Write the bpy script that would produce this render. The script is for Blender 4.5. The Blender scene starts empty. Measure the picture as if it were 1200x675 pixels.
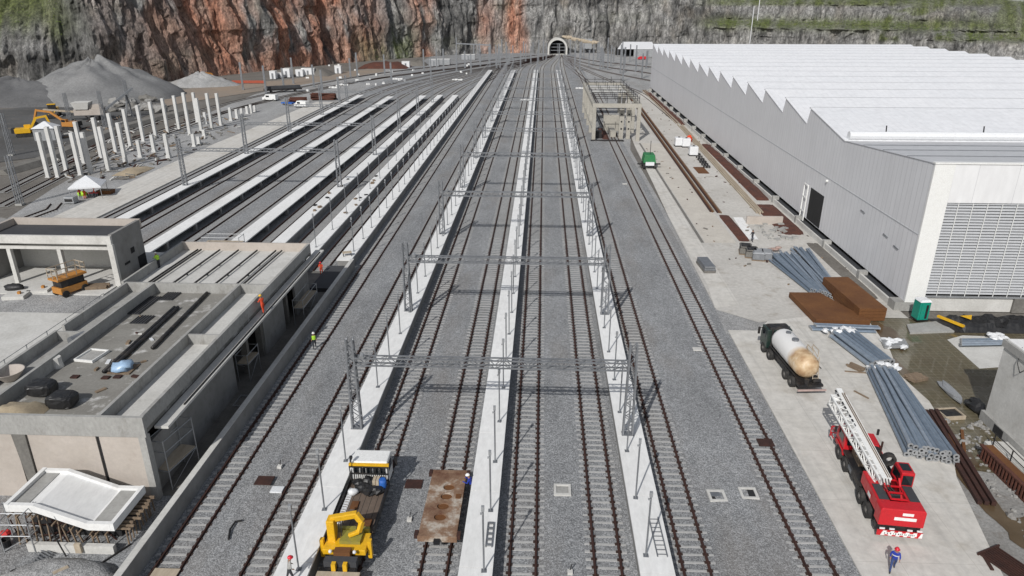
import bpy, math, random
from mathutils import Vector, Matrix, noise
R = math.radians
rnd = random.Random(11)
U = rnd.uniform
scene = bpy.context.scene
col = scene.collection

# ------------------------------------------------------------------ camera model
F, H, XV = 832.0, 33.0, 638.0
PITCH = math.atan(337.5 / F)
PSI = math.atan((XV - 600) * math.cos(PITCH) / F)
_cp, _sp, _c, _s = math.cos(PITCH), math.sin(PITCH), math.cos(PSI), math.sin(PSI)
FW = Vector((-_s * _cp, _c * _cp, -_sp)); RT = Vector((_c, _s, 0)); UP = Vector((-_s * _sp, _c * _sp, _cp))
def at(x, y, z=0.0):
    """map point of the survey picture that lies at height z"""
    d = FW + RT * ((x - 600) / F) + UP * ((337.5 - y) / F)
    t = (z - H) / d.z
    return Vector((d.x * t, d.y * t, z))
def atY(x, y, Y):
    d = FW + RT * ((x - 600) / F) + UP * ((337.5 - y) / F)
    t = Y / d.y
    return Vector((d.x * t, Y, H + d.z * t))
def px(v):
    v = Vector(v) - Vector((0, 0, H))
    return 600 + F * v.dot(RT) / v.dot(FW)

# ------------------------------------------------------------------ mesh builder
class MB:
    def __init__(s): s.v = []; s.f = []; s.m = []
    def add(s, pts, faces, mi=0):
        b = len(s.v); s.v += [tuple(p) for p in pts]
        for f in faces: s.f.append(tuple(b + i for i in f)); s.m.append(mi)
        return s
    def face(s, pts, mi=0): return s.add(pts, [tuple(range(len(pts)))], mi)
    def box(s, x0, x1, y0, y1, z0, z1, mi=0, M=None):
        p = [Vector(q) for q in ((x0,y0,z0),(x1,y0,z0),(x1,y1,z0),(x0,y1,z0),(x0,y0,z1),(x1,y0,z1),(x1,y1,z1),(x0,y1,z1))]
        if M: p = [M @ q for q in p]
        return s.add(p, [(0,3,2,1),(4,5,6,7),(0,1,5,4),(1,2,6,5),(2,3,7,6),(3,0,4,7)], mi)
    def frust(s, x0, x1, y0, y1, z0, z1, ix=0, iy=0, mi=0, iy2=None):
        iy2 = iy if iy2 is None else iy2
        p = [(x0,y0,z0),(x1,y0,z0),(x1,y1,z0),(x0,y1,z0),(x0+ix,y0+iy,z1),(x1-ix,y0+iy,z1),(x1-ix,y1-iy2,z1),(x0+ix,y1-iy2,z1)]
        return s.add(p, [(0,3,2,1),(4,5,6,7),(0,1,5,4),(1,2,6,5),(2,3,7,6),(3,0,4,7)], mi)
    def bar(s, p, q, w, h=None, mi=0):
        p, q = Vector(p), Vector(q); h = h or w
        d = (q - p).normalized()
        u = Vector((0,0,1)) if abs(d.z) < .95 else Vector((0,1,0))
        a = d.cross(u).normalized(); b = a.cross(d)
        a = a * w / 2; b = b * h / 2
        pts = [p-a-b, p+a-b, p+a+b, p-a+b, q-a-b, q+a-b, q+a+b, q-a+b]
        return s.add(pts, [(0,3,2,1),(4,5,6,7),(0,1,5,4),(1,2,6,5),(2,3,7,6),(3,0,4,7)][::1], mi)
    def cyl(s, p, q, r, n=8, r2=None, mi=0, cap=True):
        p, q = Vector(p), Vector(q); r2 = r if r2 is None else r2
        d = (q - p).normalized()
        u = Vector((0,0,1)) if abs(d.z) < .95 else Vector((0,1,0))
        a = d.cross(u).normalized(); b = a.cross(d)
        pts = []
        for c, rr in ((p, r), (q, r2)):
            for i in range(n):
                t = 2*math.pi*i/n; pts.append(c + a*(rr*math.cos(t)) + b*(rr*math.sin(t)))
        fs = [(i, (i+1) % n, n+(i+1) % n, n+i) for i in range(n)]
        if cap: fs += [tuple(range(n))[::-1], tuple(range(n, 2*n))]
        return s.add(pts, fs, mi)
    def ring(s, p, q, ro, ri, n=12, mi=0):
        s.cyl(p, q, ro, n, mi=mi, cap=False); s.cyl(q, p, ri, n, mi=mi, cap=False)
        p, q = Vector(p), Vector(q); d = (q-p).normalized()
        u = Vector((0,0,1)) if abs(d.z) < .95 else Vector((0,1,0))
        a = d.cross(u).normalized(); b = a.cross(d)
        for c in (p, q):
            pts = [c + a*(rr*math.cos(2*math.pi*i/n)) + b*(rr*math.sin(2*math.pi*i/n)) for rr in (ro, ri) for i in range(n)]
            s.add(pts, [(i, (i+1) % n, n+(i+1) % n, n+i) for i in range(n)], mi)
        return s
    def tube(s, pts, r, n=6, mi=0):
        for i in range(len(pts)-1): s.cyl(pts[i], pts[i+1], r, n, mi=mi)
        return s
    def prism(s, poly, z0, z1, mi=0):
        n = len(poly)
        pts = [(p[0], p[1], z0) for p in poly] + [(p[0], p[1], z1) for p in poly]
        return s.add(pts, [tuple(range(n))[::-1], tuple(range(n, 2*n))] + [(i, (i+1) % n, n+(i+1) % n, n+i) for i in range(n)], mi)
    def prismx(s, poly, x0, x1, mi=0):
        n = len(poly)
        pts = [(x0, p[0], p[1]) for p in poly] + [(x1, p[0], p[1]) for p in poly]
        return s.add(pts, [tuple(range(n))[::-1], tuple(range(n, 2*n))] + [(i, (i+1) % n, n+(i+1) % n, n+i) for i in range(n)], mi)
    def prismy(s, poly, y0, y1, mi=0):
        n = len(poly)
        pts = [(p[0], y0, p[1]) for p in poly] + [(p[0], y1, p[1]) for p in poly]
        return s.add(pts, [tuple(range(n)), tuple(range(n, 2*n))[::-1]] + [(n+i, n+(i+1) % n, (i+1) % n, i) for i in range(n)], mi)
    def sph(s, c, r, nu=10, nv=6, jit=0.0, zmin=-1, mi=0, seed=0):
        rx, ry, rz = r if isinstance(r, tuple) else (r, r, r)
        pts = []
        for j in range(nv+1):
            ph = -math.pi/2 + math.pi*j/nv
            for i in range(nu):
                th = 2*math.pi*i/nu
                d = Vector((math.cos(ph)*math.cos(th), math.cos(ph)*math.sin(th), max(zmin, math.sin(ph))))
                k = 1 + jit*noise.noise(d*2.3 + Vector((seed*7.1, c[0], c[1])))
                pts.append((c[0]+rx*d.x*k, c[1]+ry*d.y*k, c[2]+rz*d.z*k))
        fs = [(j*nu+i, j*nu+(i+1) % nu, (j+1)*nu+(i+1) % nu, (j+1)*nu+i) for j in range(nv) for i in range(nu)]
        return s.add(pts, fs, mi)
    def lathe(s, c, prof, n=10, mi=0):
        pts = [(c[0]+r*math.cos(2*math.pi*i/n), c[1]+r*math.sin(2*math.pi*i/n), c[2]+z) for r, z in prof for i in range(n)]
        return s.add(pts, [(j*n+i, j*n+(i+1) % n, (j+1)*n+(i+1) % n, (j+1)*n+i) for j in range(len(prof)-1) for i in range(n)], mi)
    def sweep(s, path, prof, mi=0):
        """prof = closed (x,z) outline swept along a ground path"""
        k = len(prof); n = len(path); pts = []
        for i, p in enumerate(path):
            d = (path[min(i+1, n-1)] - path[max(i-1, 0)]); d.z = 0; d.normalize()
            a = Vector((d.y, -d.x, 0))
            pts += [p + a*q[0] + Vector((0,0,q[1])) for q in prof]
        fs = [(i*k+j, i*k+(j+1) % k, (i+1)*k+(j+1) % k, (i+1)*k+j) for i in range(n-1) for j in range(k)]
        fs += [tuple(range(k))[::-1], tuple(range((n-1)*k, n*k))]
        return s.add(pts, fs, mi)
    def mesh(s, name, mats):
        me = bpy.data.meshes.new(name); me.from_pydata(s.v, [], s.f)
        for m in (mats if isinstance(mats, (list, tuple)) else [mats]): me.materials.append(m)
        me.polygons.foreach_set('material_index', s.m); me.validate(); me.update()
        return me
    def build(s, name, mats, par=None, w=False, smooth=False, bevel=0, label=None):
        if w and par is not None:
            Mi = ROOT[par].inverted(); s.v = [tuple(Mi @ Vector(q)) for q in s.v]
        o = bpy.data.objects.new(name, s.mesh(name, mats)); col.objects.link(o)
        if smooth: o.data.polygons.foreach_set('use_smooth', [True]*len(o.data.polygons))
        if par is not None: o.parent = par; ROOT[o] = ROOT[par]
        else: ROOT[o] = Matrix.Identity(4)
        if bevel:
            b = o.modifiers.new('bevel', 'BEVEL'); b.width = bevel; b.segments = 2; b.limit_method = 'ANGLE'
        if label: o['label'] = label
        return o
ROOT = {}
def tag(o, label, cat, group=None, kind=None):
    o['label'] = label; o['category'] = cat
    if group: o['group'] = group
    if kind: o['kind'] = kind
    return o
def thing(name, label, cat, loc=(0,0,0), rz=0, group=None):
    o = bpy.data.objects.new(name, None); col.objects.link(o); o.empty_display_size = .3
    o.location = loc; o.rotation_euler = (0, 0, rz)
    ROOT[o] = Matrix.Translation(Vector(loc)) @ Matrix.Rotation(rz, 4, 'Z')
    return tag(o, label, cat, group)
def struct(name, mb, m, kind='structure', smooth=False):
    o = mb.build(name, m, smooth=smooth); o['kind'] = kind; return o
KIDS = {}
def copy_tree(o, loc=None, rz=None, label=None, group=None, parent=None):
    c = o.copy(); col.objects.link(c)
    if parent is not None: c.parent = parent
    if loc is not None: c.location = loc
    if rz is not None: c.rotation_euler = (0, 0, rz)
    if label: c['label'] = label
    if group: c['group'] = group
    for ch in [q for q in ALLKIDS(o)]: copy_tree(ch, parent=c)
    return c
def ALLKIDS(o):
    if o not in KIDS: KIDS[o] = list(o.children)
    return KIDS[o]

# ------------------------------------------------------------------ materials
def nodes(name):
    m = bpy.data.materials.new(name); m.use_nodes = True
    nt = m.node_tree; b = nt.nodes['Principled BSDF']
    return m, nt, b
def N(nt, t, **k):
    n = nt.nodes.new(t)
    for a, v in k.items():
        if a[0] == '_': n.inputs[a[1:].replace('_', ' ')].default_value = v
        else: setattr(n, a, v)
    return n
def ramp(nt, src, stops):
    r = nt.nodes.new('ShaderNodeValToRGB'); e = r.color_ramp.elements
    while len(e) < len(stops): e.new(.5)
    for q, (p, c) in zip(e, stops):
        q.position = p; q.color = (*c, 1) if len(c) == 3 else c
    nt.links.new(src, r.inputs[0]); return r
def mixc(nt, a, b, f, mode='MIX'):
    m = nt.nodes.new('ShaderNodeMix'); m.data_type = 'RGBA'; m.blend_type = mode
    for v, s in ((a, 6), (b, 7)):
        if hasattr(v, 'links'): nt.links.new(v, m.inputs[s])
        else: m.inputs[s].default_value = (*v, 1)
    if hasattr(f, 'links'): nt.links.new(f, m.inputs[0])
    else: m.inputs[0].default_value = f
    return m.outputs[2]
def pos(nt, scale=(1,1,1)):
    g = nt.nodes.new('ShaderNodeNewGeometry')
    mp = nt.nodes.new('ShaderNodeMapping'); mp.inputs['Scale'].default_value = scale
    nt.links.new(g.outputs['Position'], mp.inputs[0]); return mp.outputs[0]
def nz(nt, scale, detail=5, rough=.55, p=None, sc=(1,1,1)):
    n = N(nt, 'ShaderNodeTexNoise', _Scale=scale, _Detail=detail, _Roughness=rough)
    nt.links.new(p or pos(nt, sc), n.inputs['Vector']); return n.outputs['Fac']
def bump(nt, b, h, strength=.4, dist=.05):
    n = N(nt, 'ShaderNodeBump', _Strength=strength, _Distance=dist)
    nt.links.new(h, n.inputs['Height']); nt.links.new(n.outputs[0], b.inputs['Normal'])
def sc3(c, k): return tuple(min(1, v*k) for v in c)

def weathered(name, c, c2=None, big=.35, fine=6.0, amt=.25, rough=.85, metal=0, stain=0, stainc=(.08,.065,.05), bmp=.15, stretch=(1,1,1)):
    """base colour with broad and fine variation and optional dirt patches"""
    m, nt, b = nodes(name)
    c2 = c2 or sc3(c, .72)
    f1 = ramp(nt, nz(nt, big, 6, .6, sc=stretch), [(.3, (0,0,0)), (.7, (1,1,1))]).outputs[0]
    a = mixc(nt, c, c2, f1)
    f2 = nz(nt, fine, 6, .7, sc=stretch)
    k = ramp(nt, f2, [(.25, (1-amt,)*3), (.75, (1+amt*.4,)*3)]).outputs[0]
    a = mixc(nt, a, k, 1.0, 'MULTIPLY')
    if stain:
        f3 = ramp(nt, nz(nt, big*1.7+.2, 7, .65, sc=stretch), [(.56, (0,0,0)), (.74, (stain,)*3)]).outputs[0]
        a = mixc(nt, a, stainc, f3)
    nt.links.new(a, b.inputs['Base Color'])
    b.inputs['Roughness'].default_value = rough; b.inputs['Metallic'].default_value = metal
    if bmp: bump(nt, b, f2, bmp, .03)
    return m
def paint(name, c, rough=.4, metal=0, dirt=.35, coat=0, dirtc=(.16,.13,.1)):
    m, nt, b = nodes(name)
    f = ramp(nt, nz(nt, 1.6, 7, .7), [(.45, (0,0,0)), (.75, (dirt,)*3)]).outputs[0]
    a = mixc(nt, c, dirtc, f)
    k = ramp(nt, nz(nt, 9, 4, .6), [(.3, (.85,)*3), (.7, (1.05,)*3)]).outputs[0]
    nt.links.new(mixc(nt, a, k, 1.0, 'MULTIPLY'), b.inputs['Base Color'])
    rr = ramp(nt, nz(nt, 3, 4), [(.3, (rough*.8,)*3), (.7, (min(1, rough*1.4),)*3)]).outputs[0]
    nt.links.new(rr, b.inputs['Roughness']); b.inputs['Metallic'].default_value = metal
    if coat: b.inputs['Coat Weight'].default_value = coat
    return m

M = {}
def mat_ballast(name, lo, mid, hi, tint=(.15,.12,.09)):
    m, nt, b = nodes(name)
    v = N(nt, 'ShaderNodeTexVoronoi', _Scale=13.0); nt.links.new(pos(nt), v.inputs['Vector'])
    sep = N(nt, 'ShaderNodeSeparateColor'); nt.links.new(v.outputs['Color'], sep.inputs[0])
    a = ramp(nt, sep.outputs[0], [(0, lo), (.5, mid), (1, hi)]).outputs[0]
    e = ramp(nt, v.outputs['Distance'], [(.1, (1.12,)*3), (.75, (.66,)*3)]).outputs[0]
    a = mixc(nt, a, e, 1.0, 'MULTIPLY')
    big = ramp(nt, nz(nt, .22, 6, .65, sc=(1,.45,1)), [(.3, (.80,)*3), (.7, (1.15,)*3)]).outputs[0]
    a = mixc(nt, a, big, 1.0, 'MULTIPLY')
    med = ramp(nt, nz(nt, 1.7, 6, .75), [(.3, (.82,)*3), (.7, (1.14,)*3)]).outputs[0]
    a = mixc(nt, a, med, 1.0, 'MULTIPLY')
    st = ramp(nt, nz(nt, .09, 5, .6, sc=(1.6,.5,1)), [(.50, (0,0,0)), (.75, (.5,)*3)]).outputs[0]
    a = mixc(nt, a, tint, st)
    nt.links.new(a, b.inputs['Base Color']); b.inputs['Roughness'].default_value = .95
    bump(nt, b, v.outputs['Distance'], .5, -.05)
    return m
M['ballast'] = mat_ballast('ballast stone', (.175,.18,.185), (.288,.294,.30), (.43,.436,.44), (.20,.17,.14))
M['gravel'] = mat_ballast('crushed stone', (.26,.26,.257), (.385,.384,.38), (.50,.498,.49), (.2,.18,.155))
M['earth'] = weathered('bare earth', (.20,.185,.165), (.13,.118,.102), .08, 3, .45, .95, stain=.6, stainc=(.06,.045,.035), bmp=.6)
M['rubble'] = weathered('rubble ground', (.36,.355,.34), (.23,.22,.205), .3, 5, .5, .95, stain=.75, stainc=(.12,.09,.06), bmp=.9)
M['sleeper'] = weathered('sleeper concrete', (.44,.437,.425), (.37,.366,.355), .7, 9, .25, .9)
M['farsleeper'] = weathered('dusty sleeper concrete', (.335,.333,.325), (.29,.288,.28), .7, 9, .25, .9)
M['rail'] = weathered('rusty rail', (.075,.031,.022), (.042,.020,.016), 1.5, 9, .4, .75, .2)
M['clip'] = weathered('rusty clip', (.05,.027,.02), None, 2, 9, .3, .8)
M['deck'] = weathered('white platform concrete', (.80,.798,.785), (.72,.717,.70), .22, 3.0,   .16, .85, stain=.5, stainc=(.52,.50,.47), bmp=.1, stretch=(1,.35,1))
M['wallc'] = weathered('platform wall concrete', (.30,.295,.285), (.2,.195,.185), .5, 4, .2, .9, stain=.4)
M['conc'] = weathered('old concrete', (.40,.395,.375), (.29,.285,.27), .5, 5, .25, .9, stain=.5, stainc=(.12,.105,.085), stretch=(1,1,.6))
M['conc_dk'] = weathered('dark concrete', (.215,.205,.185), (.14,.132,.12), .5, 5, .3, .9, stain=.6, stainc=(.075,.065,.055))  # dark grey-brown concrete with darker patches
M['conc_lt'] = weathered('fresh concrete', (.62,.61,.58), (.50,.49,.46), .4, 5, .2, .85, stain=.3, stainc=(.25,.23,.2))
M['beigewall'] = weathered('beige precast', (.48,.43,.385), (.41,.365,.32), .5, 4, .15, .9, stain=.3, stainc=(.28,.22,.18))
M['paleconc'] = weathered('grey beige concrete', (.43,.41,.36), (.33,.31,.27), .4, 4, .2, .9, stain=.4, stainc=(.2,.18,.15))
M['screed'] = weathered('roof screed', (.27,.26,.235), (.20,.19,.17), .35, 5, .25, .9, stain=1.0, stainc=(.62,.61,.59))
M['galv'] = weathered('galvanised steel', (.30,.31,.325), (.21,.22,.235), 1.2, 9, .25, .5, .55)
M['galv_lt'] = weathered('bright galvanised steel', (.42,.43,.44), (.32,.33,.34), 1.2, 9, .2, .5, .4)
def mat_pipe():
    m, nt, b = nodes('blue grey coated pipe')
    oi = N(nt, 'ShaderNodeObjectInfo')
    c = ramp(nt, oi.outputs['Random'], [(0, (.15,.19,.24)), (.5, (.21,.26,.32)), (1, (.30,.345,.40))]).outputs[0]
    k = ramp(nt, nz(nt, 2.0, 6, .7), [(.3, (.75,)*3), (.7, (1.1,)*3)]).outputs[0]
    nt.links.new(mixc(nt, c, k, 1.0, 'MULTIPLY'), b.inputs['Base Color']); b.inputs['Roughness'].default_value = .36; b.inputs['Metallic'].default_value = .25
    return m
M['pipe'] = mat_pipe()
M['dark'] = paint('black steel', (.016,.016,.018), .5, .2)
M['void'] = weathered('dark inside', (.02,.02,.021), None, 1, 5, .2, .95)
M['rust'] = weathered('rusty steel sheet', (.185,.078,.024), (.12,.047,.016), .4, 6, .3, .8, .1)
M['rustred'] = weathered('rust red bars', (.135,.045,.026), (.07,.028,.02), .7, 4, .6, .9, bmp=.9)
M['timber'] = weathered('weathered timber', (.27,.20,.135), (.16,.115,.08), .9, 8, .35, .85, stretch=(4,1,1))
M['paleplank'] = weathered('pale timber', (.50,.43,.33), (.37,.30,.22), .6, 8, .25, .85, stretch=(4,.4,1))
M['white'] = paint('white paint', (.78,.78,.76), .45, 0, .2, dirtc=(.5,.48,.44))
M['whitecol'] = weathered('white column concrete', (.62,.615,.60), (.52,.515,.495), .6, 3, .12, .8, stain=.2, stainc=(.4,.38,.35))
M['red'] = paint('red paint', (.54,.010,.018), .4, 0, .25, .1, (.22,.03,.03))
M['yellow'] = paint('yellow paint', (.74,.42,.012), .4, 0, .25, .2, (.2,.13,.04))
M['orange'] = paint('orange paint', (.46,.20,.04), .45, 0, .25, 0, (.25,.13,.06))
M['glass'] = paint('dark window glass', (.012,.016,.02), .08, 0, .1)
M['tyre'] = paint('tyre rubber', (.02,.02,.02), .85, 0, .7, 0, (.10,.09,.08))
M['hub'] = paint('wheel hub', (.22,.21,.2), .6, .3, .5)
M['green'] = paint('green paint', (.012,.17,.05), .5, 0, .3)
M['teal'] = paint('teal plastic', (.0,.235,.165), .45, 0, .15)
M['blue'] = paint('blue plastic', (.02,.12,.45), .5, 0, .15)
M['film'] = paint('white plastic film', (.72,.73,.74), .3, 0, .2, 0, (.45,.45,.45))
M['blackfilm'] = paint('black plastic sheet', (.014,.014,.015), .45, 0, .25, 0, (.06,.055,.05))
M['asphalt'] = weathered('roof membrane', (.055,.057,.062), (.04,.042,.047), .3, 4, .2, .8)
M['sand'] = weathered('sand', (.40,.33,.23), (.32,.26,.18), .9, 8, .25, .95, bmp=.5)
M['redcloth'] = paint('red cloth', (.55,.03,.03), .8, 0, .1)
M['orangecloth'] = paint('orange red workwear', (.68,.07,.02), .8, 0, .1)
M['bluecloth'] = paint('blue workwear', (.012,.035,.30), .8, 0, .1)
M['denim'] = paint('blue trousers', (.03,.055,.16), .85, 0, .15)
M['darkcloth'] = paint('dark workwear', (.03,.032,.04), .85, 0, .2)
M['hivis'] = paint('lime hi vis', (.42,.72,.05), .7, 0, .05)
M['skin'] = paint('skin', (.30,.16,.10), .6, 0, .05)
M['helmet_red'] = paint('red helmet', (.62,.02,.04), .3, 0, .05)
M['helmet_white'] = paint('white helmet', (.75,.75,.73), .3, 0, .05)
M['helmet_yellow'] = paint('yellow helmet', (.75,.45,.03), .3, 0, .05)

def mat_lines(name, c, c2, axis, pitch, width, linec, rough=.5, metal=0, extra=None, dirt=.25, bmp=.4, streak=None):
    """corrugated / jointed sheet: thin darker lines every `pitch` m along axis"""
    m, nt, b = nodes(name)
    f1 = ramp(nt, nz(nt, .12, 5, .6, sc=(1,1,.5)), [(.3, (0,0,0)), (.7, (1,1,1))]).outputs[0]
    a = mixc(nt, c, c2, f1)
    g = N(nt, 'ShaderNodeNewGeometry'); sp = N(nt, 'ShaderNodeSeparateXYZ'); nt.links.new(g.outputs['Position'], sp.inputs[0])
    hs = []
    for ax, pt, wd in [(axis, pitch, width)] + (extra or []):
        d = N(nt, 'ShaderNodeMath', operation='DIVIDE'); nt.links.new(sp.outputs[ax], d.inputs[0]); d.inputs[1].default_value = pt
        fr = N(nt, 'ShaderNodeMath', operation='FRACT'); nt.links.new(d.outputs[0], fr.inputs[0])
        l = N(nt, 'ShaderNodeMath', operation='LESS_THAN'); nt.links.new(fr.outputs[0], l.inputs[0]); l.inputs[1].default_value = wd/pt
        a = mixc(nt, a, linec, l.outputs[0]); hs.append(l.outputs[0])
    k = ramp(nt, nz(nt, 1.1, 6, .7, sc=(1,1,.3)), [(.3, (1-dirt,)*3), (.7, (1.04,)*3)]).outputs[0]
    if streak:
        q1 = ramp(nt, nz(nt, 1.6, 5, .6, sc=streak), [(.52, (0,0,0)), (.7, (.5,)*3)]).outputs[0]
        a = mixc(nt, a, sc3(c, .66), q1)
        q2 = ramp(nt, nz(nt, .22, 6, .7), [(.54, (0,0,0)), (.68, (.45,)*3)]).outputs[0]
        a = mixc(nt, a, (.36,.32,.26), q2)
    nt.links.new(mixc(nt, a, k, 1.0, 'MULTIPLY'), b.inputs['Base Color'])
    b.inputs['Roughness'].default_value = rough; b.inputs['Metallic'].default_value = metal
    iv = N(nt, 'ShaderNodeMath', operation='SUBTRACT'); iv.inputs[0].default_value = 1; nt.links.new(hs[0], iv.inputs[1])
    bump(nt, b, iv.outputs[0], bmp, .04)
    return m
M['clad'] = mat_lines('grey wall cladding', (.68,.68,.695), (.63,.63,.645), 1, 1.05, .14, (.57,.57,.585), .45, 0, [(1, 12.25, .09)], .06)
M['cladw'] = mat_lines('white wall cladding', (.74,.74,.74), (.70,.70,.71), 0, 4.2, .05, (.55,.55,.56), .45, 0, None, .08)
M['roofw'] = mat_lines('white roof sheet', (.80,.80,.81), (.76,.765,.78), 0, 1.0, .05, (.68,.69,.71), .45, 0, None, .14)
M['froof'] = mat_lines('grey front roof sheet', (.56,.56,.57), (.50,.50,.51), 0, 1.0, .06, (.44,.44,.45), .5, 0, None, .15)
M['louver'] = paint('grey louvre blade', (.44,.45,.465), .5, .0, .1)
M['apron'] = mat_lines('concrete apron', (.63,.61,.57), (.56,.535,.49), 1, 6.0, .04, (.47,.45,.41), .85, 0, [(0, 4.6, .04)], .22, .1, (1.1,.05,1))
M['yard'] = weathered('stained yard concrete', (.56,.54,.505), (.46,.44,.405), .10, 2.2, .25, .88, stain=.85, stainc=(.27,.235,.19), bmp=.2)
M['mudpave'] = None
def mat_mud():
    m, nt, b = nodes('wet muddy paving')
    br = N(nt, 'ShaderNodeTexBrick', _Scale=1.0, _Mortar_Size=.035, _Brick_Width=.8, _Row_Height=.55)
    br.inputs['Color1'].default_value = (.115,.098,.060,1); br.inputs['Color2'].default_value = (.105,.093,.058,1); br.inputs['Mortar'].default_value = (.175,.152,.105,1)
    br.offset = 0
    nt.links.new(pos(nt), br.inputs['Vector'])
    f = ramp(nt, nz(nt, .16, 5, .6), [(.45, (0,0,0)), (.65, (.5,)*3)]).outputs[0]
    a = mixc(nt, br.outputs['Color'], (.075,.056,.034), f)
    nt.links.new(a, b.inputs['Base Color'])
    r = ramp(nt, nz(nt, .2, 5, .6), [(.38, (.5,)*3), (.55, (.07,)*3)]).outputs[0]
    nt.links.new(r, b.inputs['Roughness']); bump(nt, b, br.outputs['Fac'], -.3, .02)
    return m
M['mudpave'] = mat_mud()
def mat_rock():
    m, nt, b = nodes('quarry rock')
    at_ = N(nt, 'ShaderNodeAttribute', attribute_name='rock')
    st = ramp(nt, nz(nt, .35, 9, .72, sc=(1,1,.22)), [(.34, (.34,)*3), (.46, (.9,)*3), (.56, (1.15,)*3), (.66, (1.55,)*3)]).outputs[0]
    a = mixc(nt, at_.outputs['Color'], st, 1.0, 'MULTIPLY')
    s2 = ramp(nt, nz(nt, .9, 9, .75, sc=(1,1,.3)), [(.36, (.5,)*3), (.5, (1,1,1)), (.64, (1.35,)*3)]).outputs[0]
    a = mixc(nt, a, s2, 1.0, 'MULTIPLY')
    f = nz(nt, 1.3, 8, .75, sc=(1,1,.5))
    k = ramp(nt, f, [(.34, (.5,)*3), (.64, (1.35,)*3)]).outputs[0]
    a = mixc(nt, a, k, 1.0, 'MULTIPLY')
    v = N(nt, 'ShaderNodeTexVoronoi', _Scale=.22, feature='DISTANCE_TO_EDGE')
    mp = N(nt, 'ShaderNodeMapping'); mp.inputs['Scale'].default_value = (1,1,.45); g = N(nt, 'ShaderNodeNewGeometry')
    wv = N(nt, 'ShaderNodeTexNoise', _Scale=.5, _Detail=5.0); nt.links.new(g.outputs['Position'], wv.inputs['Vector'])
    ad = N(nt, 'ShaderNodeMix', data_type='VECTOR'); ad.inputs[0].default_value = .06
    sv = N(nt, 'ShaderNodeVectorMath', operation='SCALE'); sv.inputs['Scale'].default_value = 60; nt.links.new(wv.outputs['Color'], sv.inputs[0])
    nt.links.new(g.outputs['Position'], ad.inputs[4]); nt.links.new(sv.outputs[0], ad.inputs[5])
    nt.links.new(ad.outputs[1], mp.inputs[0]); nt.links.new(mp.outputs[0], v.inputs['Vector'])
    c = ramp(nt, v.outputs['Distance'], [(0, (.4,)*3), (.10, (1,1,1))]).outputs[0]
    a = mixc(nt, a, c, .4, 'MULTIPLY')
    nt.links.new(a, b.inputs['Base Color']); b.inputs['Roughness'].default_value = .95
    bump(nt, b, f, 1.0, 1.6)
    return m
M['rock'] = mat_rock()
def mat_leaf():
    m, nt, b = nodes('grass and scrub')
    k = ramp(nt, nz(nt, .25, 4), [(.3, (.075,.12,.025)), (.55, (.135,.18,.04)), (.75, (.22,.22,.075))]).outputs[0]
    nt.links.new(k, b.inputs['Base Color']); b.inputs['Roughness'].default_value = .9
    return m
M['leaf'] = mat_leaf()
SUN, SKY, EXPO = 3.6, 0.10, -0.05
# ------------------------------------------------------------------ setting
g = MB()
for i in range(-8, 9):
    for j in range(-2, 14):
        g.face([(i*100, j*100, -.10), (i*100+100, j*100, -.10), (i*100+100, j*100+100, -.10), (i*100, j*100+100, -.10)])
struct('ground', g, M['earth'])

def curve(pts, step=3.0):
    pts = [Vector(p) for p in pts]; out = []
    P = [2*pts[0]-pts[1]] + pts + [2*pts[-1]-pts[-2]]
    for i in range(1, len(P)-2):
        a, b, c, d = P[i-1:i+3]; n = max(1, int((c-b).length/step))
        for k in range(n):
            t = k/n
            out.append(.5*((2*b)+(c-a)*t+(2*a-5*b+4*c-d)*t*t+(3*b-a-3*c+d)*t**3))
    out.append(pts[-1]); return out

# ballast: one sheet with low ridges where the stone was tipped
XS = [-71 + .75*i for i in range(int((20.2+71)/.75)+1)] + [20.2]
YS = [18 + .75*i for i in range(100)] + [93 + 3*i for i in range(60)] + [273 + 9*i for i in range(26)]
def bz(x, y):
    z = .03*noise.noise(Vector((x*.5, y*.35, 0)))
    z += .34*math.exp(-((x+20.3)/1.15)**2)*(.8+.5*noise.noise(Vector((x*.3, y*.22, 3))))
    z += .12*math.exp(-((x-14)/1.6)**2) + .1*math.exp(-((x+3.6-12)/1)**2)*0
    return z
def onb(x, y, dz=0):
    p = at(x, y)
    for _ in range(4): p = at(x, y, bz(p.x, p.y))
    return p + Vector((0,0,dz))
bl = MB(); nx = len(XS)
bl.v = [(x, y, bz(x, y)) for y in YS for x in XS]
bl.f = [(j*nx+i, j*nx+i+1, (j+1)*nx+i+1, (j+1)*nx+i) for j in range(len(YS)-1) for i in range(nx-1)]
bl.m = [0]*len(bl.f)
struct('ballast_bed', bl, M['ballast'])
# throat of the yard
th = MB().face([at(0,262,-.03), at(60,222,-.03), at(150,170,-.03), at(300,110,-.03), at(420,82,-.03), at(560,62,-.03), at(640,57,-.03), at(700,62,-.03), at(768,68,-.03), at(766,99,-.03), at(740,130,-.03), (21,170,-.03), (21,18,-.03), (-72,18,-.03), (-72,100,-.03)])
struct('gravel_yard', th, M['gravel'])
dk = MB().face([(-110,18,-.05), (-24.9,18,-.05), (-24.9,86,-.05), (-72,100,-.05), (-110,120,-.05)])
struct('site_ground', dk, M['rubble'])

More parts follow.
